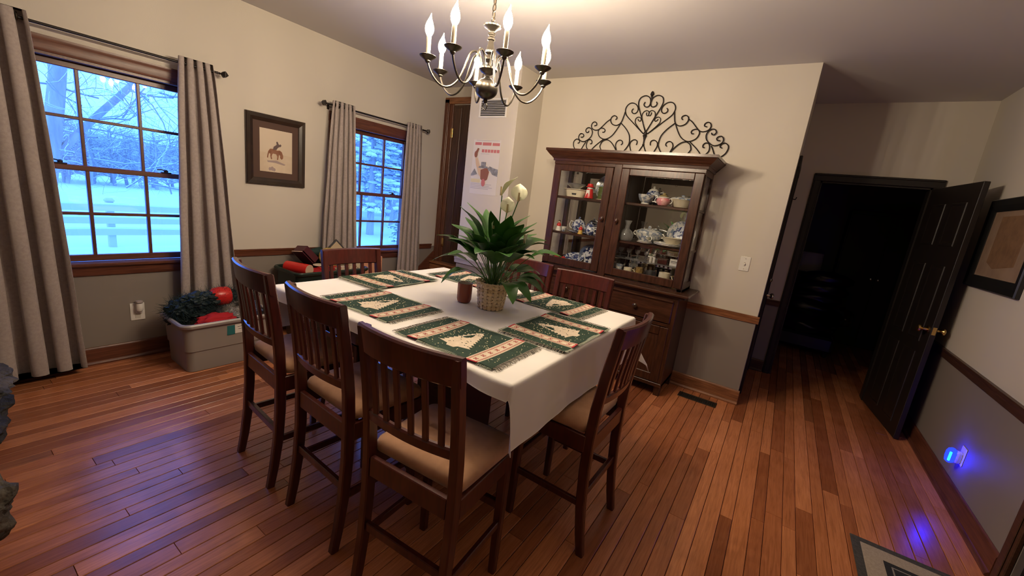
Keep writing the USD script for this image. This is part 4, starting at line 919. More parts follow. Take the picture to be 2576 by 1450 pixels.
# cornice: stepped and coved crown on three sides
CR = [(.0, 1.905), (.010, 1.905), (.012, 1.925), (.020, 1.930), (.022, 1.936), (.040, 1.952), (.062, 1.978), (.066, 1.985), (.072, 1.987), (.072, 2.008), (0, 2.008)]
secs = [[(HX0 - o, HB, z) for o, z in CR], [(HX0 - o, HF - o, z) for o, z in CR], [(HX1 + o, HF - o, z) for o, z in CR], [(HX1 + o, HB, z) for o, z in CR]]
obj('cornice', loft(secs), HUTCHX, hu, smooth=False)
obj('top_board', bx(HX0, HX1, HF, HB, 1.995, 2.006), HUTCHX, hu, smooth=False)
obj('top_rail', bx(HX0, HX1, HF, HF + .02, 1.875, 1.908, .003), HUTCHX, hu)
for k, (xa, xb) in enumerate(((HX0 + .01, -1.378), (-1.302, HX1 - .006))):
    za, zb = .945, 1.872; r = .070
    d_ = obj('glass_door', MB().box(xa, xa + r, HF - .012, HF + .008, za, zb, .004).box(xb - r, xb, HF - .012, HF + .008, za, zb, .004).box(xa + r, xb - r, HF - .012, HF + .008, za, za + r - .004, .004).box(xa + r, xb - r, HF - .012, HF + .008, zb - .055, zb, .004), HUTCH, hu)
    obj('pane', bx(xa + r - .004, xb - r + .004, HF - .001, HF + .003, za + .06, zb - .05), GLASSC, d_, smooth=False)
    kx = xb - .028 if k == 0 else xa + .032
    obj('knob', MB().lathe([(0, 0), (.008, 0), (.007, .010), (.014, .016), (.0155, .026), (.009, .032), (0, .033)], 16, (kx, HF - .012, 1.425), axis='y', sx=1, sy=1.5), HUTCH, d_)

# ---- what stands in the hutch
def cup_prof(r, h): return [(0, 0), (r * .55, 0), (r * .62, .003), (r * .85, h * .35), (r, h), (r * .965, h), (r * .82, h * .38), (r * .5, .006), (0, .006)]
def handle(r, z, h, a, th=.0045, out=.024):
    d = np.array([math.cos(a), math.sin(a)]); return tube([(*(d * (r + o)), zz) for o, zz in ((-.004, z + h / 2), (out * .6, z + h / 2 + .004), (out, z + .003), (out * .7, z - h * .42), (-.006, z - h / 2))], th, 8)
def dish(name, label, cat, x, y, z, parts, group=None):
    d = thing(name, label, cat, (x, y, z), group=group)
    for nm, m, mt in parts: obj(nm, m, mt, d, smooth=50)
    return d
def plate_prof(r, h=.018): return [(0, 0), (r * .6, 0), (r * .66, .004), (r * .97, h), (r, h), (r, h - .003), (r * .68, -.002), (r * .6, -.004), (0, -.004)]
def standing(m, lean=.16): return tri(m, rot(PI / 2 - lean, [1, 0, 0]))
def pot(r, h, body, lid, spout=True, ha=PI, knob=.011):
    b = lathe([(0, 0), (r * .62, 0), (r * .66, .004), (r * .95, h * .35), (r, h * .55), (r * .85, h * .85), (r * .62, h), (0, h)], 24)
    l = lathe([(r * .66, h - .002), (r * .62, h + .006), (r * .35, h + .018), (.006, h + .022), (knob, h + .030), (knob * .8, h + .040), (0, h + .043)], 20)
    o = [('body', b, body), ('lid', l, lid), ('handle', handle(r * .92, h * .55, h * .7, ha, .005, .034), CHINA)]
    if spout:
        d = np.array([math.cos(ha + PI), math.sin(ha + PI)]); o.append(('spout', tube([(*(d * (r * .8)), h * .35), (*(d * (r * 1.2)), h * .5), (*(d * (r * 1.5)), h * .9)], [.014, .010, .007], 8), body))
    return o
REDP = mat('red_paint', (.55, .02, .02), .35); WHT = mat('white_paint', (.78, .74, .66), .4); YELP = mat('gold_yellow_paint', (.62, .38, .07), .4); SKIN = mat('figurine_face', (.62, .38, .26), .5); DHAIR = mat('figurine_hair', (.05, .025, .015), .6)
def figurine(h, coat, skirt):
    return [('skirt', lathe([(0, 0), (h * .26, 0), (h * .27, h * .05), (h * .20, h * .35), (h * .15, h * .55), (0, h * .55)], 16), skirt), ('coat', lathe([(h * .16, h * .40), (h * .21, h * .48), (h * .20, h * .60), (h * .12, h * .72), (0, h * .74)], 16), coat),
            ('head', sphere((0, 0, h * .82), h * .12), SKIN), ('hair', sphere((0, h * .02, h * .87), h * .125, sc=(1, 1, .85)), DHAIR)]
LZ, MZ, BZ = SH['L']; YS = 3.645
ed = loft([ring(0, 0, .17, .11, 0, .3), ring(0, 0, .21, .13, .062, .3), ring(0, 0, .25, .155, .068, .3), ring(0, 0, .25, .155, .072, .3), ring(0, 0, .20, .12, .066, .3), ring(0, 0, .17, .10, .02, .3)])
dish('enamel_dish', 'cream rectangular dish with a small dark emblem on the top left hutch shelf', 'dish', -1.755, YS, LZ + .001, [('body', ed, CREAMC), ('emblem', extr(Polygon([(-.01, .018), (.03, .018), (.038, .045), (.018, .038), (.0, .046), (-.018, .044)]), .0015, 'xz', -.059), DKGREY)])
dish('cut_glass_bowl', 'clear cut-glass bowl resting on the cream dish in the hutch', 'bowl', -1.765, YS, LZ + .074, [('body', lathe([(0, 0), (.03, 0), (.085, .036), (.092, .05), (.088, .05), (.03, .006), (0, .006)], 12), CRYSTAL)])
dish('figurine', 'red and white bell-shaped figurine on the top left hutch shelf', 'figurine', -1.598, 3.60, LZ + .001, [('robe', lathe([(0, 0), (.040, 0), (.042, .004), (.036, .05), (.028, .085), (0, .088)], 20), REDP), ('apron', extr(Polygon([(-.020, .012), (.020, .012), (.016, .074), (-.016, .074)]), .004, 'xz', -.032), WHT), ('collar', lathe([(0, .084), (.026, .086), (.024, .098), (0, .10)], 18), WHT), ('hat', lathe([(0, .10), (.036, .10), (.038, .106), (.028, .112), (.024, .13), (0, .134)], 18), REDP)])
dish('platter', 'large pale platter standing at the back of the top left hutch shelf', 'platter', -1.50, 3.80, LZ + .118, [('body', tri(lathe(plate_prof(.125), 32, sx=1.0), rot(PI / 2 - .2, [1, 0, 0])), BLUEL)])
gb = MB()
for k in range(6): gb.tm(lathe([(0, .020 * k), (.066, .020 * k), (.068, .020 * k + .010), (.066, .020 * k + .0185), (0, .020 * k + .0185)], 28, sx=1.25, sy=.62))
dish('ribbed_tureen', 'olive green ribbed oval dish on the top left hutch shelf', 'dish', -1.462, 3.68, LZ + .001, [('body', gb, mat('olive_glaze', (.10, .13, .035), .25)), ('foot_plate', lathe([(0, 0), (.085, 0), (.09, .006), (0, .008)], 28, sx=1.15, sy=.7), CREAMC)])
dish('figurine', 'small red and white doll figurine at the left end of the middle hutch shelf', 'figurine', -1.862, 3.60, MZ + .001, figurine(.105, REDP, WHT))
dish('small_glass', 'small blue printed cup beside the doll on the middle left hutch shelf', 'cup', -1.805, 3.60, MZ + .001, [('body', lathe(cup_prof(.026, .048), 20), BLUEL)])
dish('tray', 'blue and white oblong tray lying under the teapots on the middle left shelf', 'tray', -1.655, 3.66, MZ + .005, [('body', lathe(plate_prof(.12, .014), 32, sx=1.15, sy=.62), BLUEC)])
dish('teapot', 'squat blue and white teapot with its handle to the left, middle left shelf', 'teapot', -1.705, 3.71, MZ + .022, pot(.072, .092, BLUEC, BLUEC, True, PI))
dish('sugar_bowl', 'lidded blue and white sugar bowl in the centre of the middle left shelf', 'sugar bowl', -1.553, 3.655, MZ + .004, pot(.054, .082, BLUEC, BLUEC, False, -.3))
dish('standing_plate', 'blue and white plate standing behind cups on the middle left shelf', 'plate', -1.452, 3.81, MZ + .078, [('body', standing(lathe(plate_prof(.082), 32)), BLUEC)])
dish('figurine', 'tiny red and yellow figurine standing before the tray on the middle left shelf', 'figurine', -1.625, 3.592, MZ + .001, figurine(.092, REDP, YELP))
dish('teacup', 'stacked blue and white teacup by the right end of the middle left shelf', 'cup', -1.444, 3.64, MZ + .006, [('saucer', lathe(plate_prof(.062, .010), 28), BLUEC), ('body', lathe([(a, b + .006) for a, b in cup_prof(.044, .052)], 24), BLUEC), ('upper_cup', lathe([(a, b + .052) for a, b in cup_prof(.043, .048)], 24), BLUEC), ('handle', handle(.04, .04, .034, PI + .5), CHINA)])
dish('standing_plate', 'large dark blue and white plate standing on the bottom left hutch floor', 'plate', -1.555, 3.76, BZ + .112, [('body', standing(lathe(plate_prof(.115), 36)), mat('navy_plate', (.10, .13, .20), .12)), ('pattern', standing(lathe([(0, .003), (.060, .003), (.070, .006), (.088, .0125), (.088, .0135), (.07, .008), (.06, .005), (0, .005)], 36)), mat('navy_pattern_plate', (.66, .66, .68), .12, (.015, .025, .09), 26.0, contrast=(.46, .52), detail=2.0))])
dish('standing_plate', 'blue scalloped plate leaning low at the left of the bottom hutch floor', 'plate', -1.705, 3.70, BZ + .058, [('body', tri(lathe(plate_prof(.105), 36), rot(.5, [1, 0, 0])), BLUEC)])
for k, xx in enumerate((-1.85, -1.775)):
    dish('doll_head', ('red capped ornament at the far left of the hutch floor', 'second red capped ornament beside it on the hutch floor')[k], 'ornament', xx, 3.62, BZ + .001, [('body', lathe([(0, 0), (.02, 0), (.026, .03), (.02, .055), (0, .058)], 16), WHT), ('cap', lathe([(.021, .05), (.027, .056), (.018, .074), (0, .08)], 16), REDP)])
LZ, MZ, BZ = SH['R']
dish('large_cup', 'large blue and white footed cup on the top right hutch shelf', 'cup', -1.085, 3.64, LZ + .001, [('foot', lathe([(0, 0), (.034, 0), (.036, .006), (.028, .012), (0, .012)], 24), CHINA), ('body', lathe([(0, .010), (.03, .010), (.052, .03), (.066, .062), (.070, .080), (.066, .080), (.06, .06), (.03, .016), (0, .016)], 28), BLUEL), ('handle', handle(.062, .052, .05, .1, .006, .040), CHINA)])
dish('teapot', 'lidded blue and cream teapot behind the large cup on the top right shelf', 'teapot', -1.075, 3.80, LZ + .001, pot(.066, .125, BLUEC, CHINA, False, .2, .012))
dish('sugar_bowl', 'round pink rose sugar bowl on the top right hutch shelf', 'sugar bowl', -.932, 3.615, LZ + .001, [('body', lathe([(0, 0), (.034, 0), (.04, .006), (.056, .032), (.054, .052), (.042, .064), (0, .066)], 24), mat('rose_glaze', (.62, .16, .20), .2, (.72, .42, .38), 26.0)), ('rim', lathe([(.043, .062), (.048, .070), (.044, .074), (0, .076)], 24), CHINA), ('lid', lathe([(.04, .074), (.03, .088), (.01, .094), (.012, .104), (0, .108)], 18), mat('gilded_lid', (.60, .48, .22), .25, metallic=.6)), ('handle', handle(.05, .04, .04, 0.1, .004, .022), CHINA), ('handle', handle(.05, .04, .04, PI - .1, .004, .022), CHINA)])
dish('covered_dish', 'round cream covered dish on the top right hutch shelf', 'dish', -.795, 3.70, LZ + .001, [('body', lathe([(0, 0), (.06, 0), (.066, .006), (.088, .04), (.105, .064), (.11, .066), (.104, .066), (0, .062)], 32), CREAMC), ('lid', lathe([(.104, .066), (.095, .078), (.06, .088), (.014, .092), (.016, .104), (0, .110)], 32), BLUEL)])
dish('decanter', 'cut-glass decanter without stopper at the left of the middle right shelf', 'decanter', -1.205, 3.65, MZ + .001, [('body', lathe([(0, 0), (.05, 0), (.062, .02), (.066, .05), (.05, .085), (.022, .105), (.020, .14), (.034, .178), (.030, .178), (.016, .14), (.018, .108), (.046, .08), (.06, .05), (.046, .008), (0, .006)], 16), CRYSTAL)])
dish('tureen', 'lidded grey and white patterned tureen on the middle right hutch shelf', 'tureen', -1.035, 3.75, MZ + .001, [('body', lathe([(0, 0), (.06, 0), (.066, .008), (.108, .05), (.122, .088), (.118, .09), (0, .088)], 32, sy=.72), BLUEL), ('lid', lathe([(.122, .088), (.11, .104), (.07, .122), (.012, .128), (.016, .14), (.010, .152), (0, .154)], 32, sy=.72), BLUEL), ('handle', handle(.112, .075, .03, PI, .006, .024), CHINA), ('handle', handle(.112, .075, .03, 0, .006, .024), CHINA)])
dish('teacup', 'blue and white teacup on a stack of saucers before the tureen', 'cup', -1.020, 3.612, MZ + .006, [('saucer', lathe(plate_prof(.066, .010), 28), CHINA), ('saucer', lathe([(a, b + .010) for a, b in plate_prof(.060, .010)], 28), CHINA), ('body', lathe([(a, b + .016) for a, b in cup_prof(.042, .044)], 24), BLUEL), ('handle', handle(.038, .042, .032, -.1, .004, .02), CHINA)])
dish('silver_shaker', 'small bright silver shaker on the middle right hutch shelf', 'shaker', -.905, 3.81, MZ + .001, [('body', lathe([(0, 0), (.02, 0), (.026, .04), (.018, .075), (.008, .082), (.012, .098), (0, .104)], 18), CHROME)])
dish('platter', 'large grey-blue scenic platter standing behind bowls on the middle right shelf', 'platter', -.775, 3.815, MZ + .112, [('body', standing(lathe(plate_prof(.118), 36)), BLUEL), ('scene', standing(lathe([(0, .003), (.06, .003), (.07, .007), (.07, .008), (.06, .005), (0, .005)], 36)), BLUEC)])
dish('plate_stack', 'stack of shallow cream plates at the right of the middle right shelf', 'plate', -.835, 3.66, MZ + .006, [('plate', lathe([(a, b + .007 * k) for a, b in plate_prof(.118, .014)], 36), CHINA) for k in range(3)])
dish('serving_bowl', 'plain cream serving bowl standing on the stacked plates in the hutch', 'bowl', -.805, 3.66, MZ + .024, [('body', lathe([(0, 0), (.045, 0), (.05, .006), (.082, .045), (.096, .058), (.09, .058), (.045, .008), (0, .008)], 32), CREAMC)])
MUGP = [(0, 0), (.034, 0), (.036, .004), (.038, .05), (.036, .094), (.033, .094), (.034, .05), (.031, .008), (0, .008)]
BROWNG = mat('brown_glaze', (.10, .045, .02), .25, (.30, .17, .08), 18.0); GOLDP = mat('gilt_pattern', (.55, .36, .12), .3, (.10, .06, .03), 22.0, metallic=.3)
for k, (xx, yy, mt, lb, nm) in enumerate([(-1.225, 3.66, BLUEL, 'pale patterned mug at the far left of the bottom right hutch floor', 'mug'), (-1.125, 3.625, CREAMC, 'cream pitcher with a dark spot, second along the bottom right hutch floor', 'pitcher'), (-1.045, 3.70, GOLDP, 'gilt patterned jar between the cream pitcher and dark jug on the hutch floor', 'jar'),
        (-.945, 3.71, DKGREY, 'black jug in the middle of the bottom right hutch floor', 'jug'), (-.815, 3.665, CREAMC, 'large cream mug with its handle to the right on the hutch floor', 'mug'), (-.705, 3.71, GOLDP, 'gold and black patterned cup at the far right of the hutch floor', 'cup')]):
    dish(nm, lb, nm, xx, yy, BZ + .001, [('body', lathe([(a * (1.0 if k != 4 else 1.25), b * (1 if k % 2 else 1.12)) for a, b in MUGP], 24), mt), ('handle', handle(.035 if k != 4 else .043, .05, .055, (.3 if k in (1, 4) else PI - .3), .005, .028), mt)])
for k, xx in enumerate((-.985, -.895, -.775)):
    dish('small_bowl', ('little brown banded bowl left in the front row of the hutch floor', 'little brown banded bowl in the middle of the front row of the hutch floor', 'little brown banded bowl right in the front row of the hutch floor')[k], 'bowl', xx, 3.592, BZ + .001, [('body', lathe(cup_prof(.036, .046), 22), BROWNG), ('band', lathe([(.0365, .040), (.0372, .046), (.034, .046)], 22), mat('orange_band_%d' % k, (.55, .16, .05), .3))])
for k, (xx, mt) in enumerate(((-1.255, CRYSTAL), (-1.18, CRYSTAL), (-1.10, CRYSTAL), (-1.02, CRYSTAL))):
    dish('wine_glass', 'small clear stemmed glass in the row on the low clear shelf', 'glass', xx, 3.74, 1.105, [('body', lathe([(0, 0), (.024, 0), (.024, .003), (.004, .006), (.004, .04), (.020, .055), (.026, .085), (.024, .085), (.018, .058), (0, .046)], 16), CRYSTAL)], group='stemmed glasses on the low clear shelf')
for k, xx in enumerate((-.968, -.938)):
    dish('salt_cellar', ('left one of two short white cylinders on the low clear shelf', 'right one of two short white cylinders on the low clear shelf')[k], 'shaker', xx, 3.72, 1.105, [('body', lathe([(0, 0), (.011, 0), (.012, .004), (.012, .04), (.009, .045), (0, .046)], 14), WHT)])
dish('card_box', 'small white box with grey type at the right of the low clear shelf', 'box', -.755, 3.72, 1.105, [('body', bx(-.045, .045, -.02, .02, 0, .06, .002), WHT), ('print', MB().box(-.035, .035, -.0206, -.02, .036, .041).box(-.035, .02, -.0206, -.02, .026, .029), DKGREY)])
dish('trinket_box', 'small reddish wooden box on the low clear shelf', 'box', -.865, 3.73, 1.105, [('body', bx(-.04, .04, -.025, .025, 0, .042, .003), CHERRY), ('lid', bx(-.042, .042, -.027, .027, .042, .05, .003), CHERRY)])

# ================================================================== STORAGE TOTES AND WHAT IS IN THEM
def rrect(x0, x1, y0, y1, r, z, n=5):
    out = []
    for cx, cy, a0 in ((x1 - r, y1 - r, 0), (x0 + r, y1 - r, PI / 2), (x0 + r, y0 + r, PI), (x1 - r, y0 + r, 3 * PI / 2)):
        for q in range(n): a = a0 + q * PI / 2 / (n - 1); out.append((cx + r * math.cos(a), cy + r * math.sin(a), z))
    return out
def tote(name, label, x0, x1, y0, y1, z0, h, m, lip, r=.06, fl=.035, band=.42):
    cx, cy = (x0 + x1) / 2, (y0 + y1) / 2; t = thing(name, label, 'storage tote', (cx, cy, z0)); a, b = (x1 - x0) / 2, (y1 - y0) / 2
    def R(i, z): return rrect(-a + i, a - i, -b + i, b - i, max(.01, r - i * .3), z)
    outer = [R(fl, 0), R(fl - .004, .004), R(fl - fl * band * .6, h * band), R(fl - fl * band * .6 - .007, h * band + .004), R(.012, h * .86), R(.010, h - .03)]
    inner = [R(.016, h - .03), R(.018, h * .8), R(fl + .006, .012)]
    obj('body', loft(outer + inner, cap=True), m, t)
    obj('rim', loft([R(.010, h - .032), R(-.004, h - .032), R(-.010, h - .024), R(-.012, h - .010), R(-.006, h), R(.006, h), R(.014, h - .006), R(.016, h - .03), R(.010, h - .032)], cap=False), lip, t)
    return t, (a, b)
GREYP = mat('grey_tote_plastic', (.30, .265, .235), .45); GREYL = mat('grey_tote_rim', (.36, .33, .31), .35); DKGREEN = mat('dark_green_plastic', (.010, .022, .018), .35); DKGL = mat('dark_green_rim', (.012, .028, .022), .3)
t1, (a_, b_) = tote('storage_tote', 'open grey plastic tote of christmas greenery on the floor below the big window', -3.755, -3.31, 1.03, 1.66, 0, .372, GREYP, GREYL)
st_ = MB(); obj('sticker', bx(a_ - .0195, a_ - .0120, -.040, .012, .245, .318), mat('teal_sticker', (.02, .16, .17), .5), t1, smooth=False, label='teal half of the sticker')
obj('sticker', bx(a_ - .0190, a_ - .0118, .013, .085, .250, .322), WHT, t1, smooth=False, label='white half of the sticker')
obj('sticker_print', MB().box(a_ - .0119, a_ - .0112, .03, .07, .30, .303).box(a_ - .0119, a_ - .0112, .035, .075, .282, .285), DKGREY, t1, smooth=False, kind='stuff')
NEED = mat('dark_artificial_needles', (.008, .022, .026), .6); NEED2 = mat('blue_green_needles', (.012, .040, .048), .6); RIB = mat('red_ribbon', (.60, .02, .015), .3); REDC = mat('red_felt', (.42, .008, .015), .85)
rg = random.Random(11)
gl = thing('artificial_greenery', 'bundle of dark artificial fir branches tied at one end, lying in the grey tote', 'garland')
def needles(c0, c1, rad, n, ln, sd):
    r = np.random.RandomState(sd); mb = MB(); c0, c1 = np.array(c0), np.array(c1)
    for _ in range(n):
        f = r.rand(); p = c0 + (c1 - c0) * f; d = r.normal(size=3); d /= np.linalg.norm(d); p = p + d * rad * r.uniform(.5, .95) * (1 - .35 * f); q = p + (d * .8 + r.normal(size=3) * .4) * ln * r.uniform(.5, 1.2)
        q[2] = max(q[2], .02); mb.tube([p, q], [.0011, .0004], 3, cap=False)
    return mb
obj('core', trimesh.util.concatenate([lump((-3.57, 1.10, .43), .075, (.9, 1.1, .9), .5, 3, 41, 3), lump((-3.56, 1.19, .47), .078, (.9, 1.2, .85), .5, 3, 42, 3), lump((-3.56, 1.30, .48), .070, (.9, 1.3, .85), .45, 3, 43, 3), lump((-3.56, 1.40, .49), .062, (.9, 1.2, .9), .3, 3, 44, 3)]), NEED, gl, smooth=False)
obj('branch', trimesh.util.concatenate([lump((-3.60, 1.10, .34), .07, (1, 1.1, .8), .5, 3, 45, 3), lump((-3.56, 1.22, .37), .07, (1, 1.3, .7), .5, 3, 46, 3)]), NEED, gl, smooth=False)
obj('needles', needles((-3.57, 1.05, .41), (-3.56, 1.44, .49), .080, 5200, .040, 1), NEED, gl, kind='stuff')
obj('needles', needles((-3.57, 1.08, .44), (-3.56, 1.42, .50), .088, 2200, .042, 2), NEED2, gl, kind='stuff')
obj('needles', needles((-3.60, 1.07, .36), (-3.52, 1.32, .40), .068, 1500, .035, 3), NEED, gl, kind='stuff')
obj('red_wrap', lathe([(.03, 0), (.062, .006), (.070, .02), (.074, .075), (.066, .115), (.05, .135), (0, .14)], 20, (-3.56, 1.425, .49), axis='y'), RIB, gl, label='red ribbon wrap at the end')
obj('wrap_label', tri(bx(-.018, .018, -.012, .012, .0, .001), tr(-3.53, 1.47, .558) @ rot(.45, [0, 1, 0])), WHT, gl, smooth=False, label='small white tag')
g = thing('red_cloth', 'crumpled red felt cloth at the front rim of the grey tote', 'cloth')
obj('felt', lump((-3.42, 1.27, .33), .10, (.75, 1.35, .62), .5, 2.2, 5, 3), REDC, g, smooth=60)
g = thing('tan_ornament', 'small tan rounded ornament beside the red cloth in the grey tote', 'ornament')
obj('body', lump((-3.43, 1.50, .355), .045, (.9, 1.2, .8), .2, 2, 6, 3), mat('tan_felt', (.42, .25, .13), .8), g, smooth=60)
g = thing('blue_speckled_fabric', 'dark blue speckled fabric at the right end of the grey tote', 'fabric')
obj('cloth', lump((-3.50, 1.57, .37), .075, (1.1, .7, .85), .4, 2.5, 7, 3), mat('blue_speckle', (.015, .03, .09), .8, (.25, .32, .45), 160.0, contrast=(.52, .66)), g, smooth=60)
g = thing('plastic_wrap', 'crinkled clear plastic wrapping under the red ribbon in the grey tote', 'wrapping')
obj('sheet', lump((-3.47, 1.44, .37), .06, (.9, 1.2, .6), .6, 3, 8, 3), CRYSTAL, g, smooth=False)
g = thing('greenery_bag', 'dark bag of more greenery standing at the right back of the grey tote', 'bag')
obj('bag', lump((-3.62, 1.60, .44), .085, (.9, .7, 1.3), .35, 2.2, 9, 3), mat('black_bag', (.012, .014, .015), .35), g, smooth=60)

t3, _ = tote('storage_tote', 'dark tote on the floor beneath the green tote, mostly hidden behind the chairs', -3.80, -3.40, 1.93, 2.60, 0, .30, BLACKP, BLACKP)
t2, (a2, b2) = tote('storage_tote', 'dark green tote of ornaments stacked behind the first chair below the chair rail', -3.83, -3.41, 1.89, 2.62, .3002, .355, DKGREEN, DKGL, band=.3)
ZT = .60
g = thing('red_roll', 'red roll with a pale end lying at the left rim of the green tote', 'roll')
obj('roll', tube([(-3.70, 1.95, .66), (-3.475, 2.03, .66)], .052, 22), RIB, g); obj('end_disc', tube([(-3.4755, 2.03, .66), (-3.4735, 2.0307, .66)], .050, 22), mat('cardboard_end', (.55, .40, .28), .8), g)
g = thing('maroon_box', 'dark maroon open card box tilted up in the green tote', 'box')
MAR = mat('maroon_card', (.075, .010, .018), .5); PALEE = mat('pale_card_edge', (.58, .42, .34), .7)
T2 = tr(-3.70, 2.10, .735) @ rot(.75, [1, 0, 0]) @ rotz(.2)
obj('lid', tri(bx(-.07, .07, -.008, .0, -.085, .085, .001), T2), MAR, g, smooth=False); obj('tray', tri(bx(-.07, .07, .012, .075, -.085, .08, .001), T2), MAR, g, smooth=False); obj('edge', tri(MB().box(-.071, .071, -.009, .001, .084, .087).box(-.071, -.068, -.009, .001, -.085, .087).mesh(), T2), PALEE, g, smooth=False)
g = thing('red_ribbon_box', 'glossy red gift box with pale ribbon curls in the green tote', 'gift box')
obj('box', tri(bx(-.075, .075, -.10, .10, 0, .08, .004), tr(-3.53, 2.18, .575) @ rotz(.3) @ rot(.12, [1, 0, 0])), REDC, g)
obj('lid', lathe([(0, 0), (.055, 0), (.058, .004), (.05, .009), (0, .010)], 20, (-3.58, 2.19, .676)), mat('pale_lid', (.66, .56, .42), .5), g)
cu = MB()
for k in range(7): cu.tube([(-3.50 + .03 * math.sin(k), 2.10 + .03 * k, .662), (-3.47, 2.12 + .03 * k, .685), (-3.46 + .02 * math.cos(k * 2), 2.15 + .03 * k, .668)], .0035, 5)
obj('ribbon_curls', cu, RIB, g, kind='stuff')
g = thing('gold_wreath', 'shiny gold ring-shaped ornament wrapped in plastic in the green tote', 'ornament')
obj('ring', lump((0, 0, 0), .1, (1, 1, 1), 0, 1, 1, 1) if False else tri(trimesh.creation.torus(.062, .040, 28, 14), tr(-3.62, 2.315, .735) @ rot(1.05, [0, 1, 0])), mat('gold_foil', (.42, .29, .07), .3, (.58, .42, .14), 30.0, bump=.8, bscale=40.0, bdist=.01), g)
g = thing('plastic_bag', 'crumpled pale plastic bag under the gold ring in the green tote', 'bag')
obj('bag', lump((-3.50, 2.37, .62), .075, (.9, 1.3, .7), .5, 3, 12, 3), mat('milky_plastic', (.52, .42, .30), .35), g, smooth=False)
g = thing('green_cloth_bag', 'dark teal cloth bag standing at the back of the green tote', 'bag')
obj('bag', lump((-3.77, 2.30, .75), .075, (.6, 1.5, .8), .35, 2.4, 13, 3), mat('teal_cloth', (.012, .035, .035), .8), g, smooth=60)
g = thing('peaked_frame', 'dark edged cream panel with its corner pointing up behind the red chair', 'frame')
TF = tr(-3.745, 2.46, .76) @ rot(.05, [0, 1, 0]) @ rot(PI / 4, [1, 0, 0])
obj('panel', tri(bx(-.004, .006, -.085, .085, -.085, .085), TF), mat('cream_card', (.62, .50, .33), .7), g, smooth=False)
obj('edge', tri(MB().box(-.01, .010, -.095, .095, .083, .095, .002).box(-.01, .010, .083, .095, -.095, .083, .002).box(-.01, .010, -.095, -.083, -.095, .083, .002).box(-.01, .010, -.083, .083, -.095, -.083, .002).mesh(), TF), mat('grey_frame_edge', (.07, .07, .075), .5), g, smooth=False)
g = thing('paper_parcel', 'patterned cream paper parcel seen between the slats of the red chair', 'parcel')
obj('parcel', tri(bx(-.10, .10, -.06, .06, 0, .14, .006), tr(-3.57, 2.50, .575)), mat('printed_paper', (.62, .52, .36), .7, (.22, .15, .10), 42.0, contrast=(.56, .66)), g)
g = thing('peach_box', 'plain peach coloured box behind the slats of the red chair', 'box')
obj('box', bx(-3.74, -3.56, 2.66, 2.90, .30, .73, .006), mat('peach_card', (.60, .30, .17), .7), g)
g = thing('box_pedestal', 'dark carton on the floor under the peach box, hidden by the chairs', 'carton')
obj('carton', bx(-3.76, -3.52, 2.65, 2.93, 0, .2995, .004), BLACKP, g)

# ================================================================== SMALL WALL AND FLOOR FITTINGS
g = thing('light_switch', 'white single light switch plate on the wall right of the hutch', 'light switch', (-.254, YC, 1.21))
obj('plate', bx(-.038, .038, -.006, 0, -.060, .060, .004), WHITEP, g); obj('toggle', tri(bx(-.005, .005, -.020, 0, -.008, .008, .002), rot(.35, [1, 0, 0])), WHITEP, g); obj('slot', bx(-.006, .006, -.0066, -.004, -.012, .012), mat('switch_slot', (.45, .40, .33), .5), g, smooth=False)
for z in (-.042, .042): obj('screw', lathe([(0, 0), (.003, 0), (.003, .001), (0, .0012)], 10, (0, -.006, z), axis='y'), CHROME, g)
g = thing('wall_outlet', 'white outlet plate with a plugged-in air freshener under the big window', 'outlet', (XW, .936, .352))
obj('plate', bx(0, .006, -.042, .042, -.066, .066, .004), WHITEP, g)
fr = obj('air_freshener', lathe([(0, -.018), (.016, -.018), (.021, -.010), (.023, .01), (.021, .03), (.018, .042), (0, .043)], 20, (.034, .006, .028)), WHITEP, g)
obj('cap', lathe([(0, .046), (.021, .046), (.023, .052), (.021, .060), (0, .061)], 20, (.034, .006, .028)), mat('mauve_cap', (.42, .36, .36), .35), fr)
obj('plug_body', bx(.006, .026, -.012, .024, -.012, .060, .004), WHITEP, fr)
obj('socket', bx(.0055, .0075, -.016, .016, -.050, -.018, .002), mat('socket_face', (.60, .57, .50), .4), g)
g = thing('night_light', 'glowing blue plug-in night light on the right wall', 'night light', (XR, 3.490, .305))
obj('plate', bx(-.006, 0, -.036, .036, -.058, .058, .004), WHITEP, g)
obj('housing', lathe([(0, -.040), (.012, -.040), (.020, -.030), (.022, 0), (.020, .026), (.010, .036), (0, .037)], 20, (-.022, -.004, -.012)), WHITEP, g)
obj('glow_lens', lathe([(0, -.050), (.010, -.049), (.022, -.040), (.026, -.015), (.026, .020), (.020, .038), (.009, .046), (0, .047)], 20, (-.052, -.004, -.012), sx=.95), BLUEGLOW, g, label='glowing blue lens')
obj('bright_window', tri(bx(-.006, .006, -.003, .003, -.032, .028, .003), tr(-.062, -.028, -.012) @ rotz(-.35)), CYANGLOW, g, label='bright pale blue centre')
g = thing('return_air_grille', 'white slatted return air grille high on the chimney breast', 'vent', (-2.72, 3.48, 2.364))
obj('frame', MB().box(-.175, -.155, -.008, 0, -.092, .092, .002).box(.155, .175, -.008, 0, -.092, .092, .002).box(-.155, .155, -.008, 0, .075, .092, .002).box(-.155, .155, -.008, 0, -.092, -.075, .002), WHITEP, g)
obj('backing', bx(-.156, .156, -.0015, 0, -.076, .076), DKGREY, g, smooth=False)
for k in range(9): obj('slat', tri(bx(-.156, .156, -.006, .006, -.0012, .0012), tr(0, -.0055, -.066 + k * .0165) @ rot(.5, [1, 0, 0]) @ tr(0, 0, .004)), WHITEP, g, smooth=False)
g = thing('floor_register', 'dark metal floor register by the baseboard right of the hutch', 'vent', (-.350, 3.725, 0))
RUSTM = mat('dark_bronze', (.035, .026, .018), .45, metallic=.5)
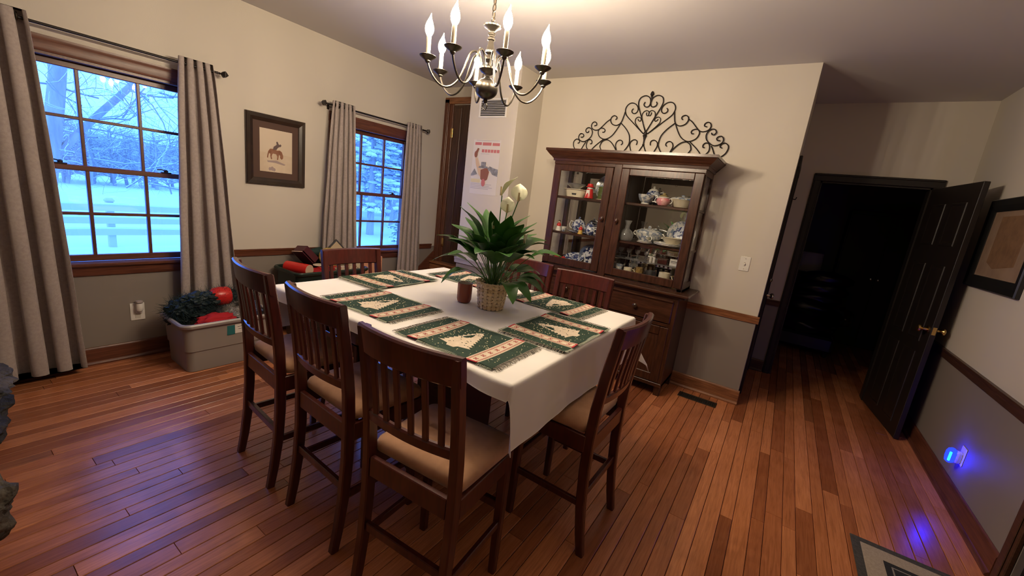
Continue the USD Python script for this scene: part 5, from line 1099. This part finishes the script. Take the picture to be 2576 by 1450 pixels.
obj('frame', MB().box(-.155, .155, -.055, -.042, .0003, .005, .001).box(-.155, .155, .042, .055, .0003, .005, .001).box(-.155, -.142, -.042, .042, .0003, .005, .001).box(.142, .155, -.042, .042, .0003, .005, .001), RUSTM, g)
obj('well', bx(-.143, .143, -.043, .043, .0003, .001), mat('black_void', (.004, .004, .004), .9), g, smooth=False)
for k in range(17): obj('slat', bx(-.137 + k * .0171 - .003, -.137 + k * .0171 + .003, -.043, .043, .001, .004, .0008), RUSTM, g, smooth=False)

# ================================================================== RUG
rx0, rx1, ry0, ry1 = .605, 1.115, 1.80, 2.635
g = thing('rug', 'flat-woven door mat with grey border and beige band, bottom right corner', 'rug', (0, 0, 0))
RG = mat('rug_charcoal', (.045, .045, .042), .95, (.075, .072, .068), 90.0, bump=.5, bscale=300.0); RBG = mat('rug_beige', (.36, .30, .235), .95, (.44, .37, .30), 110.0, bump=.6, bscale=280.0); RGD = mat('rug_dark', (.022, .024, .025), .95, bump=.5, nscale=300.0); RLT = mat('rug_grey_line', (.26, .24, .22), .95)
def frame_mesh(i0, i1, z):
    return MB().box(rx0 + i0, rx1 - i0, ry1 - i1, ry1 - i0, .0003, z, .001).box(rx0 + i0, rx1 - i0, ry0 + i0, ry0 + i1, .0003, z, .001).box(rx0 + i0, rx0 + i1, ry0 + i1, ry1 - i1, .0003, z, .001).box(rx1 - i1, rx1 - i0, ry0 + i1, ry1 - i1, .0003, z, .001)
obj('border', frame_mesh(0, .038, .006), RG, g, smooth=False); obj('beige_band', frame_mesh(.038, .118, .0065), RBG, g, smooth=False); obj('dark_line', frame_mesh(.118, .145, .006), RGD, g, smooth=False); obj('light_line', frame_mesh(.145, .152, .0065), RLT, g, smooth=False)
obj('centre', bx(rx0 + .152, rx1 - .152, ry0 + .152, ry1 - .152, .0003, .006, .001), RGD, g, smooth=False)

# ================================================================== STONE HEARTH (left edge)
ROCK = mat('grey_field_stone', (.020, .019, .017), .85, (.10, .086, .068), 9.0, bump=1.0, bscale=22.0, bdist=.03); ROCKD = mat('dark_field_stone', (.008, .008, .008), .8, (.030, .028, .026), 12.0, bump=1.0, bscale=26.0, bdist=.03)
g = thing('stone_hearth', 'rough dark field stones of a hearth at the left edge of the picture', 'hearth')
for c, r, sc_, m, sd in [((-3.05, .0, .35), .33, (1.0, .72, .20), ROCK, 1), ((-3.05, -.02, .22), .34, (1.0, .72, .34), ROCKD, 2), ((-3.06, -.06, .075), .33, (.92, .70, .32), ROCKD, 3), ((-2.17, -.05, .20), .25, (.62, .70, .66), ROCK, 4), ((-2.20, -.10, .05), .25, (.64, .70, .36), ROCKD, 5),
        ((-3.50, -.02, .30), .28, (1.0, .75, .5), ROCKD, 6), ((-3.52, -.02, .09), .28, (1.0, .85, .40), ROCK, 7)]:
    m_ = lump(c, r, sc_, .38, 2.4, sd, 4); v = np.array(m_.vertices); v[:, 2] = np.maximum(v[:, 2], .0005); v[:, 0] = np.maximum(v[:, 0], XW + .005)
    obj('stone', trimesh.Trimesh(v, m_.faces, process=False), m, g, smooth=25)

# ================================================================== THE DARK ROOM BEYOND
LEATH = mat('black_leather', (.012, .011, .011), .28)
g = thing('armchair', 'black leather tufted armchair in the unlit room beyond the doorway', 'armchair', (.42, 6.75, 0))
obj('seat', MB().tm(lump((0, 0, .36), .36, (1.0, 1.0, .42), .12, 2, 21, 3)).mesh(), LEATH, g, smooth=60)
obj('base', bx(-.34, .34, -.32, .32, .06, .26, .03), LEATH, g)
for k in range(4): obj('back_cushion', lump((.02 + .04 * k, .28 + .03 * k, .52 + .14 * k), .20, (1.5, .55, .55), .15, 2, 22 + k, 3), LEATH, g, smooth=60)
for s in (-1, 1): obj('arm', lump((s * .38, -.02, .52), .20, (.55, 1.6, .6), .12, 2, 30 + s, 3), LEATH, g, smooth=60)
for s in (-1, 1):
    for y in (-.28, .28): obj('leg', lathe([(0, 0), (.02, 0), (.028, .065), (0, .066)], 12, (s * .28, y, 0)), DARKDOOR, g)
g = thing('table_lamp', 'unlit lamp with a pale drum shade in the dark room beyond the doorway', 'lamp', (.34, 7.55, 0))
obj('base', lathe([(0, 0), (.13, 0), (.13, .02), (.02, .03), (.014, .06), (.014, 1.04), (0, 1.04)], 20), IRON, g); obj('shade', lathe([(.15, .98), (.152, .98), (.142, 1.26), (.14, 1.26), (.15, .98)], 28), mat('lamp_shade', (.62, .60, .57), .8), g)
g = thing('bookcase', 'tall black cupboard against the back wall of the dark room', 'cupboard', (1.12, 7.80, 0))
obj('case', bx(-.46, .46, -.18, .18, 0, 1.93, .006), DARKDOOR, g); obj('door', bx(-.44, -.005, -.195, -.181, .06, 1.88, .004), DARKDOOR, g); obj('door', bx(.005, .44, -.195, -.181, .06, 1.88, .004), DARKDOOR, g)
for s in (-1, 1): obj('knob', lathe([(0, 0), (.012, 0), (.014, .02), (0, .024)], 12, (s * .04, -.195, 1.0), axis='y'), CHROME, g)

# ================================================================== OUTDOORS: blue snow at dusk
SNOW = mat('snow', (.84, .86, .90), .75); BARK = mat('cold_brown_bark', (.42, .37, .28), .9, (.55, .49, .38), 14.0, (1, 1, .2)); TWIG = mat('cold_twig', (.40, .36, .28), .9); FIR = mat('fir_needles', (.20, .23, .17), .9); WHITEF = mat('white_fence_paint', (.66, .62, .46), .6)
GZ = -.60
xs = np.linspace(-90, XW - .17, 60); ys_ = np.linspace(-40, 110, 80); X, Y = np.meshgrid(xs, ys_, indexing='ij')
Z = GZ + .10 * (meshkit.fbm(np.stack([X * .12, Y * .12, X * 0], -1), 3, 3) - .5) * np.clip((-X - 5) / 8, 0, 1)
idx = np.arange(X.size).reshape(X.shape); q = np.stack([idx[:-1, :-1], idx[1:, :-1], idx[1:, 1:], idx[:-1, 1:]], -1).reshape(-1, 4)
struct('ground', trimesh.Trimesh(np.stack([X, Y, Z], -1).reshape(-1, 3), np.vstack([q[:, [0, 1, 2]], q[:, [0, 2, 3]]]), process=False), SNOW, smooth=True)
f = thing('rail_fence', 'white post-and-rail fence in the snow outside the big window', 'fence')
for y in (-2.3, .16, 2.62, 5.08, 7.54):
    obj('post', MB().box(-12.26, -12.14, y - .06, y + .06, GZ - .1, .40, .006).tm(loft([ring(-12.2, y, .15, .15, .40), ring(-12.2, y, .16, .16, .43), ring(-12.2, y, .10, .10, .47)])), WHITEF, f)
for z in (.27, .0, -.25):
    obj('rail', bx(-12.13, -12.09, -2.6, 7.7, z - .07, z + .07, .004), WHITEF, f); obj('snow_ridge', tube([(-12.11, y, z + .075 + .008 * math.sin(y * 3)) for y in np.linspace(-2.6, 7.7, 40)], .028, 6), SNOW, f)
def grow(mb, sn, p, d, ln, r, dep, rs, up=.12, snowy=.6, kids=3):
    pts = [np.array(p, float)]; d = np.array(d, float)
    for k in range(4):
        d = d + rs.normal(size=3) * .16 + [0, 0, up * .3]; d /= np.linalg.norm(d); pts.append(pts[-1] + d * ln / 4)
    rr = np.linspace(r, r * .55, 5); mb.tube(pts, rr, 5 if r > .02 else 3, cap=False)
    if sn is not None and rs.rand() < snowy and abs(d[2]) < .85: sn.tube([q_ + [0, 0, r * .9] for q_ in pts], rr * .6 + .0022, 3, cap=False)
    if dep > 0:
        for k in range(kids):
            i = rs.randint(1, 5); nd = d + rs.normal(size=3) * .75; nd /= np.linalg.norm(nd); grow(mb, sn, pts[i], nd, ln * rs.uniform(.55, .8), rr[i] * .6, dep - 1, rs, up, snowy, kids)
def stems(path, r0, r1): return tube(catmull(path, 4), np.linspace(r0, r1, 4 * (len(path) - 1) + 1), 12)
# the two-stemmed tree close outside
b = thing('tree', 'bare two-stemmed tree with thick leaning trunks just outside the big window', 'tree')
obj('trunk', stems([(-8.0, .95, GZ - .1), (-8.0, 1.06, .4), (-8.0, 1.24, 1.6), (-8.0, 1.36, 2.45), (-8.1, 1.55, 4.2), (-8.2, 1.7, 6.5)], .115, .06), BARK, b)
obj('limb', stems([(-8.0, .98, .1), (-8.0, 1.12, 1.05), (-8.02, 1.46, 1.62), (-8.05, 2.08, 2.42), (-8.1, 2.9, 3.5), (-8.2, 3.6, 5.0)], .048, .036), BARK, b)
mb, sn = MB(), MB(); rs = np.random.RandomState(5)
for k in range(44):
    z = rs.uniform(.9, 3.0); y = rs.uniform(.9, 2.6); grow(mb, sn, (-8.0 + rs.uniform(-.2, .2), y, z), (rs.uniform(-.5, .5), rs.uniform(-.3, 1.2), rs.uniform(-.3, .4)), rs.uniform(.5, 1.1), .012, 3, rs, .0, .40, 3)
obj('twigs', mb, TWIG, b, kind='stuff'); obj('snow_on_twigs', sn, SNOW, b, kind='stuff')
# background trees and shrubs at the edge of the field: two kinds built, then copied
def woods_tree(name, h, sd, kids):
    w = thing(name, 'x', 'tree', group='wood edge'); mb, sn = MB(), MB(); rs = np.random.RandomState(sd)
    obj('trunk', stems([(0, 0, -.1), (.05, .1, h * .35), (-.05, 0, h * .7), (.1, .1, h)], .09, .02), BARK, w)
    for k in range(kids): grow(mb, sn, (0, 0, h * (.10 + .85 * k / kids)), (rs.normal(), rs.normal(), .5), h * .34, .022, 3, rs, .2, .35, 3)
    obj('twigs', mb, TWIG, w, kind='stuff'); obj('snow_on_twigs', sn, SNOW, w, kind='stuff'); return w
LB = ('bare snow-dusted thicket tree in the dense row along the far edge of the field', 'thicket trees at the far edge of the field')
pr = [woods_tree('thicket_tree', 3.4, 1, 16), woods_tree('thicket_tree', 2.9, 2, 16)]
for k, w in enumerate(pr):
    ops = UsdGeom.Xformable(w).GetOrderedXformOps(); ops[0].Set(Gf.Vec3d(-32.5 - k, 5.4 + k * 1.2, GZ)); tag(w, LB[0], group=LB[1])
rs = np.random.RandomState(9)
for k in range(30):
    x = -32.2 - (k % 3) * 1.6 - rs.rand(); y = 3.2 + k * .34 + rs.uniform(-.3, .3); dup(pr[k % 2], (x, y, GZ), rs.uniform(0, 6.28), LB[0], LB[1])
g = thing('wooded_hill', 'low snowy wooded ridge behind the field', 'hill')
yy = np.linspace(-30, 90, 90); pr_ = []
for y in yy:
    hh = 2.1 + 1.3 * meshkit.fbm(np.array([[y * .08, 1.7, 0]]), 3, 4)[0]; pr_.append([(-44, y, GZ - .1), (-46, y, GZ + hh * .55), (-50, y, GZ + hh), (-60, y, GZ + hh * 1.15), (-75, y, GZ - .1)])
obj('ridge', loft(pr_), mat('distant_wood', (.30, .27, .20), .95, (.48, .46, .38), 3.0, bump=.6, bscale=1.5), g)
# conifers loaded with snow outside the small window
def conifer(label, x, y, h, tr_, rad, sd, z0=.5, n=60, lean=0.0):
    c = thing('conifer', label, 'tree', (x, y, GZ)); rs = np.random.RandomState(sd); gm, sm, tw = MB(), MB(), MB()
    obj('trunk', stems([(0, 0, -.1), (lean * .3, lean * .3, h * .3), (lean * .7, lean * .5, h * .65), (lean, lean, h)], tr_, tr_ * .25), BARK, c)
    for k in range(n):
        f = rs.rand() ** .9; z = z0 + (h - z0) * f; R = rad * (1 - .75 * f) * rs.uniform(.55, 1.1); a = rs.uniform(0, 2 * PI); d = np.array([math.cos(a), math.sin(a)])
        p0 = np.array([lean * f, lean * f, z]); p1 = np.array([*(p0[:2] + d * R), z - R * rs.uniform(.1, .35)]); tw.tube([p0, (p0 + p1) / 2 + [0, 0, .05], p1], [.018, .012, .004], 4, cap=False)
        for j in range(3):
            q_ = p0 + (p1 - p0) * (.45 + .27 * j) + rs.normal(size=3) * .05; s = R * rs.uniform(.14, .24)
            m_ = lump((0, 0, 0), s, (1.25, .8, .33), .55, 2.2, rs.randint(999), 2); m_ = tri(m_, tr(*(q_ + [0, 0, s * .18])) @ rotz(a)); sm.tm(m_)
            for i in range(9):
                e = rs.normal(size=3); e[2] = -abs(e[2]) * .6; e /= np.linalg.norm(e); gm.tube([q_, q_ + e * s * 1.5], [.010, .003], 3, cap=False)
    obj('branches', tw, TWIG, c, kind='stuff'); obj('needles', gm, FIR, c, kind='stuff'); obj('snow_load', sm, SNOW, c, kind='stuff')
conifer('snow-laden pine with a straight trunk, centre of the small window', -13.9, 10.62, 7.5, .15, 1.7, 3, 1.15, 90)
conifer('snow-heavy spruce at the right side of the small window', -13.4, 11.75, 5.0, .13, 1.35, 4, 1.3, 80)
conifer('leaning trunk conifer further back in the small window', -16.6, 14.0, 7.0, .20, 1.9, 5, 1.6, 70, .5)
conifer('low snow-covered shrub at the lower right of the small window', -11.6, 10.15, 1.1, .04, .55, 6, .15, 34)
conifer('dark snowy spruce further left behind the small window', -19.5, 14.0, 8.0, .2, 2.6, 7, .9, 90)
conifer('snowy spruce behind and between the pines of the small window', -21.5, 17.8, 8.5, .2, 2.8, 8, .9, 90)
